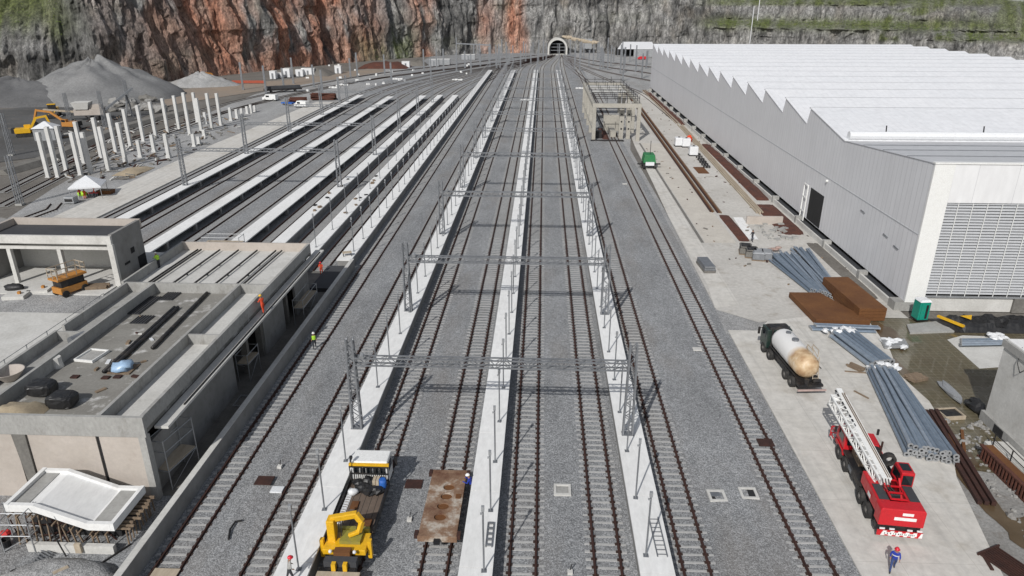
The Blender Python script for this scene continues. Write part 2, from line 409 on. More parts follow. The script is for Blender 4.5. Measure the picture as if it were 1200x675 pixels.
# ------------------------------------------------------------------ rail tracks
RAILP = [(a*1.15, b-.035) for a, b in [(-.075,.07),(.075,.07),(.075,.09),(.02,.105),(.018,.185),(.042,.20),(.042,.235),(-.042,.235),(-.042,.20),(-.018,.185),(-.02,.105),(-.075,.09)]]
sb = MB()
sb.frust(-1.38, 1.38, -.115, .115, -.08, .034, .03, .03)
for s in (-.825, .825):
    sb.box(s-.19, s-.07, -.10, .10, .035, .095, 1); sb.box(s+.07, s+.19, -.10, .10, .035, .095, 1)
SLEEPER = sb.mesh('sleeper', [M['sleeper'], M['clip']])
def far_sleepers(mb, path, d0=0, step=.7, z=0):
    acc = d0
    for a, b in zip(path, path[1:]):
        L = (b-a).length; d = (b-a)/L; n = Vector((d.y, -d.x, 0))
        while acc < L:
            c = a + d*acc; acc += step
            q = [c-n*1.38-d*.13, c+n*1.38-d*.13, c+n*1.38+d*.13, c-n*1.38+d*.13]
            b0 = len(mb.v)
            mb.v += [(p.x, p.y, z+.03) for p in q] + [(p.x, p.y, z-.03) for p in q]
            for f in ((0,1,2,3),(4,5,1,0),(5,6,2,1),(6,7,3,2),(7,4,0,3)): mb.f.append(tuple(b0+i for i in f)); mb.m.append(0)
            for s in (-.825, .825):
                e = c + n*s; mb.face([(w_.x, w_.y, z+.075) for w_ in (e-n*.17-d*.13, e+n*.17-d*.13, e+n*.17+d*.13, e-n*.17+d*.13)], 1)
        acc -= L
def track(X, y0, y1, label, near=0, name='railway_track', tail=None):
    """straight from y0 to y1, then along tail points into the throat"""
    root = thing(name, label, 'railway track', (X, y0, 0), 0, 'ballasted tracks of the yard')
    path = [Vector((0,0,0)), Vector((0, y1-y0, 0))]
    if tail:
        path = [Vector((0,0,0)), Vector((0,(y1-y0)*.5,0))] + curve([(0, y1-y0-12, 0), (0, y1-y0, 0)] + [(p[0]-X, p[1]-y0, 0) for p in tail], 5)
    for s in (-.825, .825):
        MB().sweep([Vector((0,0,0)), *path[1:]], [(a+s, b) for a, b in RAILP]).build('rail', M['rail'], root)
    for k in range(near):
        o = bpy.data.objects.new('sleeper', SLEEPER); col.objects.link(o); o.parent = root
        o.location = (U(-.03,.03), .35+.7*k, U(-.018,-.004)); o.rotation_euler = (0,0,U(-.008,.008))
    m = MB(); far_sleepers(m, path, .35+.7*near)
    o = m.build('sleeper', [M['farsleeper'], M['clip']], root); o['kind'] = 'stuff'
    return root
TUN = 9.0
def tailto(X, xe, y1, ye=486):
    return [(X+(xe-X)*.12, y1+(ye-y1)*.28), (X+(xe-X)*.55, y1+(ye-y1)*.58), (X+(xe-X)*.9, y1+(ye-y1)*.84), (xe, ye)]
TR = [(-22.95,'railway track running right along the low concrete retaining wall',31,TUN-3.2),
      (-17.35,'railway track against the left side of the leftmost near white platform',31,TUN-2.6),
      (-11.8,'railway track carrying the yellow crane truck',31,TUN-2.4),
      (-6.33,'railway track carrying the rusty flat wagon',31,TUN-2.2),
      (-.8,'railway track just right of the middle white platform',31,TUN-2.0),
      (4.55,'railway track just left of the right hand white platform',31,TUN+1.9),
      (10.05,'railway track along the right side of the right hand white platform',31,TUN+2.2),
      (17.77,'rightmost railway track of the near yard beside the concrete apron',31,TUN+3)]
for X, lb, y0, xe in TR:
    ye = 372 if X < 17 else 350
    track(X, y0, ye, lb, 100, tail=tailto(X, xe, ye))
for X, lb, y0, xe in [(-28.9,'railway track between two white platforms ending at the station building',86,TUN-4),
      (-34.4,'railway track in the narrow gap between twin white platforms',84,TUN-4.5),
      (-40.25,'railway track in shade left of the twin white platforms',90,TUN-5),
      (-45.75,'railway track hugging a white platform behind the station building',92,TUN-5.5),
      (-51.65,'railway track right of the second white platform from far left',92,TUN-6),
      (-57.2,'railway track hugging the second white platform from far left',95,TUN-6.5),
      (-63.0,'railway track along the shaded side of the far left white platform',95,TUN-7)]:
    track(X, y0, 268, lb, 0, tail=[(X*.93+.3, 305), (X*.66, 360), (X*.28+2, 420), (xe, 470)])
track(-70.2, 100, 262, 'unfinished railway track beside the long pale concrete strip', 0, tail=[(-66,300),(-50,358),(-22,420),(TUN-8,468)])
# long curving leads left and right of the throat
for pts, lb in [([(0,242),(60,212),(150,168),(240,138),(340,113),(440,93),(540,80),(632,68)], 'curving railway track passing behind the white concrete columns'),
                ([(0,226),(60,197),(150,155),(240,128),(340,105),(440,87),(540,75),(628,65)], 'outermost curving railway track below the quarry cliff'),
                ([(0,268),(60,246),(66,239)], 'short stub of railway track ending beside the white canopy'),
                ([(190,158),(290,124),(380,103),(470,88),(560,77),(636,68)], 'inner curving railway track behind the long pale strip')]:
    P = curve([at(*p) for p in pts], 6); r0 = thing('railway_track', lb, 'railway track', P[0], 0, 'ballasted tracks of the yard')
    Q = [p-P[0] for p in P]
    for s in (-.825, .825): MB().sweep(Q, [(a+s, b) for a, b in RAILP]).build('rail', M['rail'], r0)
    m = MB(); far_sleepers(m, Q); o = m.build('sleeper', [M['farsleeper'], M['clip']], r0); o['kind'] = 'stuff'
for pts, lb in [([(663,66),(700,72),(765,79)], 'uppermost railway track fanning right from the tunnel'),
                ([(663,68),(700,77),(768,87)], 'second railway track fanning right from the tunnel'),
                ([(664,70),(700,82),(768,96)], 'third railway track fanning right towards the warehouse'),
                ([(665,73),(690,84),(722,98),(752,110),(790,140)], 'curving railway track heading for the warehouse foot'),
                ([(662,75),(676,86),(692,100),(706,125),(716,150),(722,166)], 'railway track running into the concrete frame')]:
    P = curve([at(*p) for p in pts], 6); r0 = thing('railway_track', lb, 'railway track', P[0], 0, 'ballasted tracks of the yard')
    Q = [p-P[0] for p in P]
    for s in (-.825, .825): MB().sweep(Q, [(a+s, b) for a, b in RAILP]).build('rail', M['rail'], r0)
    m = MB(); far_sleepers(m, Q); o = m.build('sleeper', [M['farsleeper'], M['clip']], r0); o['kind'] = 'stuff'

# ------------------------------------------------------------------ white platforms
PZ = 1.3
def platform(x0, x1, y0, y1, label, piers=False):
    xc = (x0+x1)/2; w = (x1-x0)/2
    root = thing('platform', label, 'platform', (xc, y0, 0), 0, 'long white platforms between the tracks')
    L = y1-y0; m = MB(); y = 0
    while y < L-.1:
        n = min(7.2, L-y); m.box(-w, w, y+.02, y+n-.02, PZ-.16, PZ); y += n
    m.build('deck', M['deck'], root)
    if piers:
        m = MB(); m.box(-w+.12, -w+.3, .1, L-.1, 0, PZ-.165)
        m.build('support_wall', M['wallc'], root)
        for k in range(int(L/9)):
            MB().box(w-.5, w-.1, k*9+.5, k*9+1.1, 0, PZ-.165).build('pier', M['wallc'], root)
    else:
        m = MB(); m.box(-w+.1, w-.1, .05, L-.05, -.05, PZ-.162); m.build('support_wall', M['wallc'], root)
    return root
platform(-15.56, -13.54, 26, 361, 'leftmost of the three long white platforms in the foreground')
platform(-4.6, -2.56, 26, 362, 'middle long white platform running straight at the tunnel')
platform(6.26, 8.34, 26, 362, 'rightmost long white platform of the yard, ladder lying on it')
platform(-26.84, -24.88, 87, 361, 'long white platform in line with the low concrete retaining wall')
platform(-32.42, -30.36, 79, 262, 'right one of the twin white platforms behind the station building')
platform(-37.9, -35.95, 79, 262, 'left one of the twin white platforms behind the station building')
platform(-44.0, -41.67, 84, 260, 'white platform on piers right of the lone pair of shaded tracks', True)
platform(-55.1, -52.9, 84, 257, 'second white platform from the far left, on piers', True)
platform(-66.7, -64.55, 84, 261, 'far left white platform on piers next to the pale strip', True)
o = MB()
o.box(.0, .42, 0, 57, 0, 1.42)
rw = thing('retaining_wall', 'low grey concrete retaining wall left of the nearest left track', 'wall', (-24.9, 30, 0))
o.build('wall_face', M['wallc'], rw); MB().box(-.02, .44, 0, 57, 1.425, 1.475).build('coping', M['conc_lt'], rw)
# pale strip and its neighbours at left
st = MB().prism([(-79.5,106),(-72.2,106),(-72.6,250),(-78.6,250),(-80.6,172)], -.02, .22)
struct('concrete_strip', st, M['apron'])

# ------------------------------------------------------------------ posts on the platforms
pm = MB(); pm.cyl((0,0,.02),(0,0,4.45),.055,6)
hm = MB(); hm.box(-.09,.09,-.09,.09,4.45,4.78); hm.box(-.16,.0,-.05,.05,4.2,4.3)
fm = MB(); fm.box(-.16,.16,-.16,.16,0,.03)
POST = thing('lamp_post', '', 'lamp post', (0,-50,0))
po = pm.build('post', M['galv'], POST); hh = hm.build('lamp_head', M['galv_lt'], POST); fo = fm.build('base_plate', M['galv'], POST)
first = True
def posts(x, y0, y1, step, label, group, skip=()):
    global first
    y = y0; k = 0
    while y < y1:
        if not any(abs(y-q) < .9 for q in skip):
            if first:
                POST.location = (x, y, PZ); POST['label'] = label; POST['group'] = group; first = False; ALLKIDS(POST)
            else: copy_tree(POST, (x+U(-.04,.04), y, PZ), U(-.15,.15), label, group)
        y += step
posts(-14.2, 32.6, 355, 5.43, 'slim grey lamp post on the leftmost near white platform', 'lamp posts along the leftmost near platform', (48.9,))
posts(-3.07, 32.95, 355, 5.43, 'slim grey lamp post on the middle white platform', 'lamp posts along the middle platform')
posts(6.8, 34.64, 355, 5.47, 'slim grey lamp post on the right hand white platform', 'lamp posts along the right hand platform')
posts(-25.4, 90.5, 355, 5.43, 'slim grey lamp post on the platform in line with the retaining wall', 'lamp posts along the platform by the retaining wall')
posts(-31.0, 92.0, 200, 8.2, 'slim grey lamp post on the right twin platform', 'lamp posts along the right twin platform')

# ------------------------------------------------------------------ lattice gantries
def lattice_mast(h, w0=.74, w1=.5, d=.4):
    m = MB(); n = int(h/.55)
    for sx in (-1, 1):
        for sy in (-1, 1):
            m.bar((sx*w0/2, sy*d/2, 0), (sx*w1/2, sy*d/2, h), .13)
    for k in range(n):
        z0, z1 = h*k/n, h*(k+1)/n; a0, a1 = (w0+(w1-w0)*k/n)/2, (w0+(w1-w0)*(k+1)/n)/2
        s = 1 if k % 2 else -1
        for sy in (-1, 1): m.bar((-s*a0, sy*d/2, z0), (s*a1, sy*d/2, z1), .07, .04)
        for sx in (-1, 1): m.bar((sx*a0, -s*d/2, z0), (sx*a1, s*d/2, z1), .04, .03)
    m.box(-w0/2-.1, w0/2+.1, -d/2-.1, d/2+.1, 0, .05)
    return m
def truss(L, hh=.62, d=.5, z=0):
    m = MB(); n = int(L/.62)
    for sy in (-1, 1):
        for sz in (-1, 1): m.bar((-L/2, sy*d/2, z+sz*hh/2), (L/2, sy*d/2, z+sz*hh/2), .10)
    for k in range(n):
        x0, x1 = -L/2+L*k/n, -L/2+L*(k+1)/n; s = 1 if k % 2 else -1
        for sy in (-1, 1): m.bar((x0, sy*d/2, z-s*hh/2), (x1, sy*d/2, z+s*hh/2), .055, .04)
        for sz in (-1, 1): m.bar((x0, -s*d/2, z+sz*hh/2), (x1, s*d/2, z+sz*hh/2), .04, .03)
    return m
mA = lattice_mast(7.9).mesh('mast', [M['galv']]); tA = truss(20.9, z=6.05).mesh('truss_beam', [M['galv']])
lamp = MB(); lamp.cyl((-9.75,-.3,6.75),(-9.75,-.62,6.62),.16,8,.2)
lA = lamp.mesh('floodlight', [M['galv_lt']])
def link(me, name, par, loc=(0,0,0)):
    o = bpy.data.objects.new(name, me); col.objects.link(o); o.parent = par; o.location = loc; ROOT[o] = ROOT[par]; return o
ords = ['nearest', 'second nearest', 'third nearest', 'fourth nearest', 'fifth nearest', 'sixth nearest', 'seventh nearest', 'eighth nearest', 'ninth nearest', 'tenth nearest']
for k, Y in enumerate((47.9, 71, 98.7, 126.5, 153, 177, 203, 230, 257, 285)):
    r0 = thing('lattice_gantry', ords[k] + ' lattice gantry spanning the four central tracks', 'gantry', (-3.66, Y, PZ), 0, 'lattice gantries over the central tracks')
    link(mA, 'mast', r0, (-10.75, 0, 0)); link(mA, 'mast', r0, (10.75, 0, 0)); link(tA, 'truss_beam', r0); link(lA, 'floodlight', r0)
mB = lattice_mast(8.6, .7, .5, .45).mesh('mast', [M['galv']]); tB = truss(28.3, .5, .4, z=6.6).mesh('truss_beam', [M['galv']])
for k, Y in enumerate((126, 155, 184, 213, 242)):
    r0 = thing('lattice_gantry', ords[k] + ' lattice gantry spanning the left group of platforms', 'gantry', (-51.3, Y, PZ), 0, 'lattice gantries over the left platforms')
    link(mB, 'mast', r0, (-14.4, 0, 0)); link(mB, 'mast', r0, (14.4, 0, 0)); link(tB, 'truss_beam', r0)
# one lone lattice mast at far left
def lone(p, h, label):
    r0 = thing('lattice_mast', label, 'mast', p); lattice_mast(h, .9, .55, .6).build('mast_frame', M['galv'], r0); MB().box(-.6,.6,-.5,.5,-.05,.25).build('footing', M['conc'], r0)
lone(at(24,240), 8.6, 'lone lattice mast standing at the left edge beside the stub track')
lone(at(14,182), 9.5, 'tall lattice mast at the left edge near the excavator')
lone(at(84,150), 9.5, 'lattice mast between the excavator and the rubble plant')
lone(at(124,150), 10.0, 'lattice mast in front of the pale crushing machine')
lone(at(153,135), 10.5, 'lattice mast at the foot of the large grey gravel heap')
# yard masts around the throat
ym = MB()
for sx in (-.22, .22): ym.bar((sx,0,0),(sx*.8,0,10.5), .30, .3)
for k in range(10): ym.bar((-.22,0,k+.4),(.22,0,k+.9), .12)
ym.box(-.5,.5,-.4,.4,0,.3)
YM = ym.mesh('catenary_mast', [M['galv']])
for i, (x, y) in enumerate([(285,105),(312,110),(333,106),(344,98),(368,102),(378,110),(398,120),(411,91),(419,90),(451,88),(459,98),(505,90),(497,84),(512,82),(520,84),(535,83),(545,80),(552,86),
    (563,78),(573,74),(584,76),(594,77),(601,72),(610,80),(616,72),(622,75),(631,72),(637,66),(668,66),(674,72),(681,68),(690,78),(700,70),(706,76),(712,82),(719,74),(727,86),(732,78),(738,72),(745,84),(752,92),(757,80),(730,95),(745,76),(640,70),(655,74),(588,68),(575,70)]):
    p = at(x, y); o = bpy.data.objects.new('catenary_mast', YM); col.objects.link(o); o.location = p; o.scale = (1,1,U(.8,1.05))
    tag(o, 'bare grey catenary mast standing among the far tracks near the tunnel', 'mast', 'catenary masts around the yard throat')
for k in range(34):
    x, y = U(555,760), U(63,84)
    if 640 < x < 667 and y > 66: continue
    o = bpy.data.objects.new('catenary_mast', YM); col.objects.link(o); o.location = at(x, y); o.scale = (1,1,U(.7,1.05))
    tag(o, 'bare grey catenary mast standing among the far tracks near the tunnel', 'mast', 'catenary masts around the yard throat')
tb = MB(); tb.box(-.45,.45,-.3,.3,0,.75); tb.box(-.55,.55,-.4,.4,-.05,.08); TB = tb.mesh('trackside_box', [M['deck']])
for k in range(60):
    x, y = U(360,640), U(72,108)
    if y > 62+(640-x)*.16+14: continue
    o = bpy.data.objects.new('trackside_box', TB); col.objects.link(o); o.location = at(x, y); o.rotation_euler = (0,0,U(0,3)); o.scale = (U(.8,1.6),U(.8,1.6),U(.7,1.3))
    tag(o, 'small pale trackside box among the curving throat tracks', 'trackside box', 'pale trackside boxes in the throat')
ft = thing('portal_frame', 'thin two legged portal frame below the far cliff', 'gantry', at(535.5,79))
for dx in (0, 17.5): MB().bar((dx,0,0),(dx,0,15 if dx == 0 else 12), .5).build('leg', M['galv'], ft)
MB().bar((0,0,12),(17.5,0,11.2), .6).build('beam', M['galv'], ft)

# ------------------------------------------------------------------ quarry cliff
BASE = [(-420,215),(-330,240),(-262,258),(-214,276),(-176,296),(-152,340),(-122,398),(-92,442),(-52,486),(-14,500),(9,501),(34,512),(74,524),(112,522),(160,507),(220,482),(300,447),(400,405),(520,350),(660,300)]
BP = curve([(x, y, 0) for x, y in BASE], 1.15)
S = [0]
for a, b in zip(BP, BP[1:]): S.append(S[-1] + (b-a).length)
def bumpf(x, c, w): return math.exp(-((x-c)/w)**2)
def sm(a, b, x): t = min(1, max(0, (x-a)/(b-a))); return t*t*(3-2*t)
NZ = 56
cl = MB(); cols = []
veg = []
lfp = [(0,-3),(.5,2),(2.6,10),(3.6,20),(7,28),(8,36),(13,46),(17,56),(30,72)]
rtp = [(0,-3),(.6,3),(2.4,9),(3.4,15.5),(12,18),(17,20),(20,26),(23,30.5),(60,44)]
def prof(p, t):
    k = t*(len(p)-1); i = min(len(p)-2, int(k)); f = k-i
    return p[i][0]+(p[i+1][0]-p[i][0])*f, p[i][1]+(p[i+1][1]-p[i][1])*f
for i, p in enumerate(BP):
    d = BP[min(i+3, len(BP)-1)] - BP[max(i-3, 0)]; d.normalize(); nrm = Vector((-d.y, d.x, 0))
    if nrm.y < 0: nrm = -nrm
    X = px((p.x, p.y, 5)) if p.y > 50 else -500
    wr = sm(800, 850, X) if p.x > 0 else 0
    wl = sm(135, 25, X)
    low = sm(1000, 1230, X)*.45
    s = S[i]
    for j in range(NZ+1):
        t = j/NZ
        a, za = prof(lfp, t); b, zb = prof(rtp, t)
        back = a*(1-wr)+b*wr; z = za*(1-wr)+zb*(1-low*(1 if zb < 32 else .6))*wr
        z += wr*2.2*noise.noise(Vector((s*.03, z*.05, 9)))
        back += wl*max(0, z-14)*.9
        v = Vector((s*.055, z*.018, 1)); big = noise.fractal(v, 1, 2, 4)*5.5*(1-.55*wr)
        mid = noise.fractal(Vector((s*.22, z*.07, 5)), 1, 2, 5)*2.6
        rid = abs(noise.noise(Vector((s*.11, z*.025, 12))))*5.0 + abs(noise.noise(Vector((s*.33+.4*noise.noise(Vector((s*.1,z*.12,3))), z*.06, 15))))*2.6 - .6
        cr = noise.cell(Vector((s*.3+2*noise.noise(Vector((s*.1,z*.1,0))), z*.10, 2)))*1.0
        off = (big+mid+rid+cr-3)*(.3+.7*min(1, max(0, z)/9)) * (1-.8*wr*(1 if 15 < z < 21 else 0))
        if 610 < X < 700: off = min(off, 3 if z > 14 else 1.0)
        q = p + nrm*(back - off)
        cl.v.append((q.x, q.y, z))
        # natural rock colour: bands and stains that belong to the stone
        n1 = noise.fractal(Vector((s*.05, z*.02, 20)), 1, 2, 5); n2 = noise.fractal(Vector((s*.18, z*.03, 30)), 1, 2, 4); n3 = noise.noise(Vector((s*.02, z*.05, 40)))
        n4 = noise.fractal(Vector((s*.03, z*.07, 60)), 1, 2, 5)
        gray = Vector((.315,.308,.295)) * max(.35, 1+.4*n2+.9*n4)
        red = .3*bumpf(X,150,40) + bumpf(X,285,55) + .9*bumpf(X,345,20) + bumpf(X,405,42) + .75*bumpf(X,505,16) + .45*bumpf(X,572,16) + 1.0*bumpf(X,607,11) + .35*bumpf(X,200,40)
        red = min(1, max(0, (red*(1.15+1.3*n1+.8*n2)-.18)*1.5))
        darkw = min(.95, max(0, (.30 if X < 240 else .14)*(1-wr)*sm(600,520,X) + 1.6*n2 + .8*n4 - .15 + .25*max(0,n1) + .4*bumpf(X,95,50) + .35*bumpf(X,225,28) + .5*bumpf(X,370,10) + .6*bumpf(X,545,22) + .25*bumpf(X,735,25)))
        tan = min(1, max(0, 1.3*noise.fractal(Vector((s*.09, z*.06, 50)), 1, 2, 4)-.12))*(1-.4*wr)
        c = gray.lerp(Vector((.36,.31,.25)), tan*.6)
        c = c.lerp(Vector((.47,.205,.125)).lerp(Vector((.56,.37,.28)), min(1, max(0, 1.3*n2+.25))), red*.9)
        c = c.lerp(Vector((.052,.052,.052)), darkw*.80*(1-.5*red))
        grn = wl*sm(13, 26, z+14*n1+6*n2) + .8*bumpf(X,470,24)*sm(0,1,.6+n2*1.2)*sm(24,8,z) + .4*bumpf(X,435,14)*sm(20,6,z)
        isb = wr*max(bumpf(z,18.2,4.0), sm(28,31,z))
        if wr > .1 and low > .02: isb = max(isb, wr*sm(-.05,.3,n4+.55*low)*sm(7,11,z))
        grn = min(1, max(grn, isb*(.75+.5*n2), .35*max(0, n4-.25)))
        c = c.lerp(Vector((.125,.15,.04)), min(.92, grn))
        cols.append((max(.01,c.x), max(.01,c.y), max(.01,c.z), 1))
        if grn > .45 and rnd.random() < (.33+.3*wr)*grn and (X > -60 and X < 1290): veg.append((q.x, q.y, z))
w = NZ+1
cl.f = [(i*w+j, (i+1)*w+j, (i+1)*w+j+1, i*w+j+1) for i in range(len(BP)-1) for j in range(NZ)]
cl.m = [0]*len(cl.f)
cliff = struct('cliff', cl, M['rock'])
ca = cliff.data.color_attributes.new('rock', 'FLOAT_COLOR', 'POINT')
ca.data.foreach_set('color', [q for c in cols for q in c])
sg = MB()
for x, y, z in veg:
    for k in range(5):
        c = Vector((x+U(-1.1,1.1), y+U(-1.1,1.1), z+U(0,.5))); a = Vector((U(-1,1), U(-1,1), U(-.2,.9))).normalized()*U(.35,.9); b = Vector((U(-1,1),U(-1,1),U(-.3,1))).normalized()*U(.3,.7)
        sg.face([c-a*.5, c+b*.6, c+a])
o = sg.build('scrub', M['leaf']); o['kind'] = 'stuff'; tag(o, 'green grass and scrub growing on the quarry benches', 'scrub', None, 'stuff')

# ------------------------------------------------------------------ tunnel mouth
tp = thing('tunnel_portal', 'arched concrete tunnel portal at the foot of the quarry cliff', 'tunnel', (TUN, 486, 0))
def arch(r, h, n=14): return [(-r, 0)] + [(-r*math.cos(math.pi*k/n), h-r+r*math.sin(math.pi*k/n)) for k in range(n+1)] + [(r, 0)]
ao, ai = arch(6.4, 10.2), arch(5.3, 9.0)
m = MB(); n = len(ao)
for y0, y1 in ((0, 13),):
    pts = [(x, y0, z) for x, z in ao] + [(x, y0, z) for x, z in ai] + [(x, y1, z) for x, z in ao] + [(x, y1, z) for x, z in ai]
    fs = []
    for i in range(n-1): fs += [(i, i+1, n+i+1, n+i), (2*n+i, 2*n+i+1, i+1, i), (n+i, n+i+1, 3*n+i+1, 3*n+i)]
    m.add(pts, fs)
m.build('arch_lining', M['conc_lt'], tp)
MB().face([(x, 12.5, z) for x, z in ai]).build('tunnel_depth', M['void'], tp)
m = MB()
for z in (2.4, 4.4, 6.4): m.box(-5.2, 5.2, 2.5, 3.0, z, z+.35)
for x in (-4.5, 0, 4.5): m.bar((x, 2.7, 0), (x, 2.7, 6.4), .2)
m.build('working_platform', M['galv'], tp)
MB().box(-5.3,5.3,-3,12.4,-.02,.1).build('threshold', M['conc_lt'], tp)
cn = thing('canvas_netting', 'tan netting draped over rock right of the tunnel mouth', 'netting', (TUN+12, 497, 9))
m = MB()
for i in range(16):
    x = -8+i*1.5; m.sph((x, -1.2+U(-.3,.3), 1.6-.26*i+U(-.5,.5)), (1.3, .8, U(.7,1.3)), 8, 5, .4, seed=i)
m.build('net', M['paleplank'], cn)
sh = thing('open_shed', 'open sided shed with a white pitched roof right of the tunnel', 'shed', at(744,66))
m = MB()
m.add([(-15,-8,6.5),(15,-8,6.5),(15,-8,6.8),(-15,-8,6.8),(-9,14,11),(15,14,11),(15,14,11.3),(-9,14,11.3)], [(0,1,2,3),(7,6,5,4),(3,2,6,7),(0,4,5,1),(0,3,7,4),(1,5,6,2)])
m.build('roof', M['roofw'], sh)
MB().box(-2, 15, -7.6, -7.3, 0, 6.4).build('front_wall', M['galv_lt'], sh)
MB().box(14.6, 14.9, -7.3, 13, 0, 6.4).build('side_wall', M['galv_lt'], sh)
for x in (-14.6, -9): MB().box(x-.2, x+.2, -7.6, -7.2, 0, 6.4).build('post', M['galv'], sh)
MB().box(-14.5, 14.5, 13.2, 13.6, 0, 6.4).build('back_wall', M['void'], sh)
sh.scale = (.78,.78,.72)
sn = thing('sign_board', 'pale blank board on posts between tunnel and shed', 'sign', at(688,62))
MB().box(-3,3,-.1,.1,2.5,9).build('panel', M['galv_lt'], sn)
for x in (-2.2, 2.2): MB().box(x-.15,x+.15,.12,.3,0,8.5).build('post', M['galv'], sn)
# ------------------------------------------------------------------ right hand yard surfaces
ap = MB().prism([(19.95,18),(20.2,45),(20.3,70),(23.4,70),(25.2,72.5),(30,74),(36.5,74),(35.6,66),(34.2,60.8),(34.6,56),(33.7,51),(31.2,45),(28.8,35),(26,18)], -.02, .10)
struct('concrete_apron', ap, M['apron'])
ys = MB()
ys.face([(20.3,75.5,.06),(24.2,72.2,.06),(30,74.01,.06),(41.2,74.01,.06),(41.2,292,.06),(26,250,.06),(22.5,174,.06),(21.6,136,.06),(20.9,113,.06)])
struct('yard_slab', ys, M['yard'])
ws = MB().face([(20.2,76,.068),(23.3,77,.068),(23.45,115,.068),(24.0,176,.068),(22.7,176,.068),(21.6,136,.068),(20.9,113,.068),(20.9,83,.068)])
struct('gravel_patch', MB().face([(19.9,69,.03),(24,70,.03),(25.6,72.4,.03),(30,74,.03),(24.3,72.6,.03),(20.2,75.8,.03)]), M['gravel'])
struct('kerb_strip', ws, M['apron'])
bs = MB().face([(24.1,99.9,.069),(28.6,99.9,.069),(29.4,178,.069),(24.6,178,.069)])
struct('beige_slab', bs, weathered('beige slab concrete', (.57,.535,.475), (.49,.455,.405), .3, 4, .2, .9, stain=.3, stainc=(.25,.2,.15)))
gr = MB().face([(23.5,99.9,.073),(23.95,99.9,.073),(24.4,178,.073),(23.95,178,.073)])
struct('drain_channel', gr, M['conc_dk'])
wl = MB().face([(31.4,113.4,.075),(32.9,113.4,.075),(32.3,101.8,.075),(30.7,101.8,.075)])
struct('white_slab', wl, M['deck'])
mp_ = MB().face([(34,57,.03),(33.9,61,.03),(35.6,66,.03),(36.5,74,.03),(60,74,.03),(60,40,.03),(33.2,46,.03),(34.3,52,.03)])
struct('muddy_paving', mp_, M['mudpave'])
rg = MB().face([(26,18,.0),(28.8,35,.0),(31.2,45,.0),(33.7,51,.0),(37.7,53,.01),(60,46,.01),(60,18,.0)])
struct('rubble_ground', rg, M['rubble'])
def mat_puddle():
    m, nt, b = nodes('brown puddle water')
    nt.links.new(ramp(nt, nz(nt, .5, 4), [(.3, (.075,.05,.026)), (.7, (.12,.085,.05))]).outputs[0], b.inputs['Base Color']); b.inputs['Roughness'].default_value = .2
    bump(nt, b, nz(nt, 2, 3), .04, .02); return m
M['puddle'] = mat_puddle()
pd = MB()
for kz, (cx, cy, rx, ry) in enumerate(((31.9,42.5,.7,4.2),(33.4,48.3,.6,2.0),(33.0,38.5,1.6,2.4),(36.9,69.5,1.3,3.4),(34.9,62.5,.5,3))):
    n = 22; pd.face([(cx+rx*math.cos(2*math.pi*i/n)*(1+.12*math.sin(i*1.7+cx)), cy+ry*math.sin(2*math.pi*i/n)*(1+.12*math.sin(i*1.7+cx)), .045+.004*kz) for i in range(n)])
struct('puddle_water', pd, M['puddle'])
cs = MB().face([at(1110,398,.05),at(1128,393,.05),at(1180,395,.05),at(1175,430,.05),at(1148,432,.05),at(1140,425,.05)])
struct('concrete_pad', cs, M['conc_lt'])
cs = MB().prism([at(1062,382)[:2],at(1100,378)[:2],at(1118,390)[:2],at(1066,392)[:2]], .031, .22)
struct('paved_step', cs, M['conc'])

# ------------------------------------------------------------------ warehouse
WX, WF = 41.6, 76.5
wh = thing('warehouse', 'huge grey warehouse with a white sawtooth roof on the right', 'warehouse', (WX, WF, 0))
RX = 137.0
PK = [114.3+12.25*k for k in range(15)]; ZV, ZP, Z0 = 15.1, 17.55, 1.5
prof_ = [(WF, 17.0), (99.6, ZV)]
for i, y in enumerate(PK): prof_ += [(y, ZP), (y+.95, ZV)] if i < 14 else [(y, ZP), (y+1.6, ZP-.3)]
YE = prof_[-1][0]
side = MB()
zb = lambda y: 1.1+.55*(y-WF)/(YE-WF)
for (ya, za), (yb, zb_) in zip(prof_, prof_[1:]):
    side.face([(WX, ya, zb(ya)), (WX, ya, za), (WX, yb, zb_), (WX, yb, zb(yb))])
side.build('side_wall', M['clad'], wh, w=True)
seam = MB()
for y0, y1 in ((WF, YE),): seam.box(WX-.05, WX-.004, y0+.1, y1, 9.0, 9.07)
seam.build('wall_seam', M['louver'], wh, w=True)
# roof: overhangs the side wall a little
rf = MB(); up = MB()
rf.box(WX-.08, RX, WF+.3, WF+.3, 0, 0) if False else None
rf.add([(WX-.1,WF,17.0),(RX,WF,17.0),(RX,99.6,ZV),(WX-.1,99.6,ZV)], [(0,1,2,3)])
ya = 99.6
slopes = []
for i, y in enumerate(PK):
    s = MB(); s.add([(WX-.12,ya,ZV+.02),(RX,ya,ZV+.02),(RX,y+.12,ZP+.02),(WX-.12,y+.12,ZP+.02),(WX-.12,ya,ZV-.08),(RX,ya,ZV-.08),(RX,y+.12,ZP-.10),(WX-.12,y+.12,ZP-.10)], [(0,1,2,3),(7,6,5,4),(0,4,5,1),(1,5,6,2),(2,6,7,3),(3,7,4,0)])
    s.build('roof_bay', M['roofw'], wh, w=True)
    MB().box(WX-.14, RX, y+.121, y+.26, ZP-.16, ZP+.06).build('ridge_flashing', M['galv_lt'], wh, w=True)
    up.face([(WX,y,ZP-.1),(RX,y,ZP-.1),(RX,y+.95,ZV),(WX,y+.95,ZV)])
    ya = y+.95
up.build('north_light', M['cladw'], wh, w=True)
rf.build('front_roof', M['froof'], wh, w=True)
gt = MB(); gt.cyl((WX+.5, 100.2, 15.75), (RX-.5, 100.2, 15.75), .58, 10); gt.build('gutter_pipe', M['film'], wh, w=True)
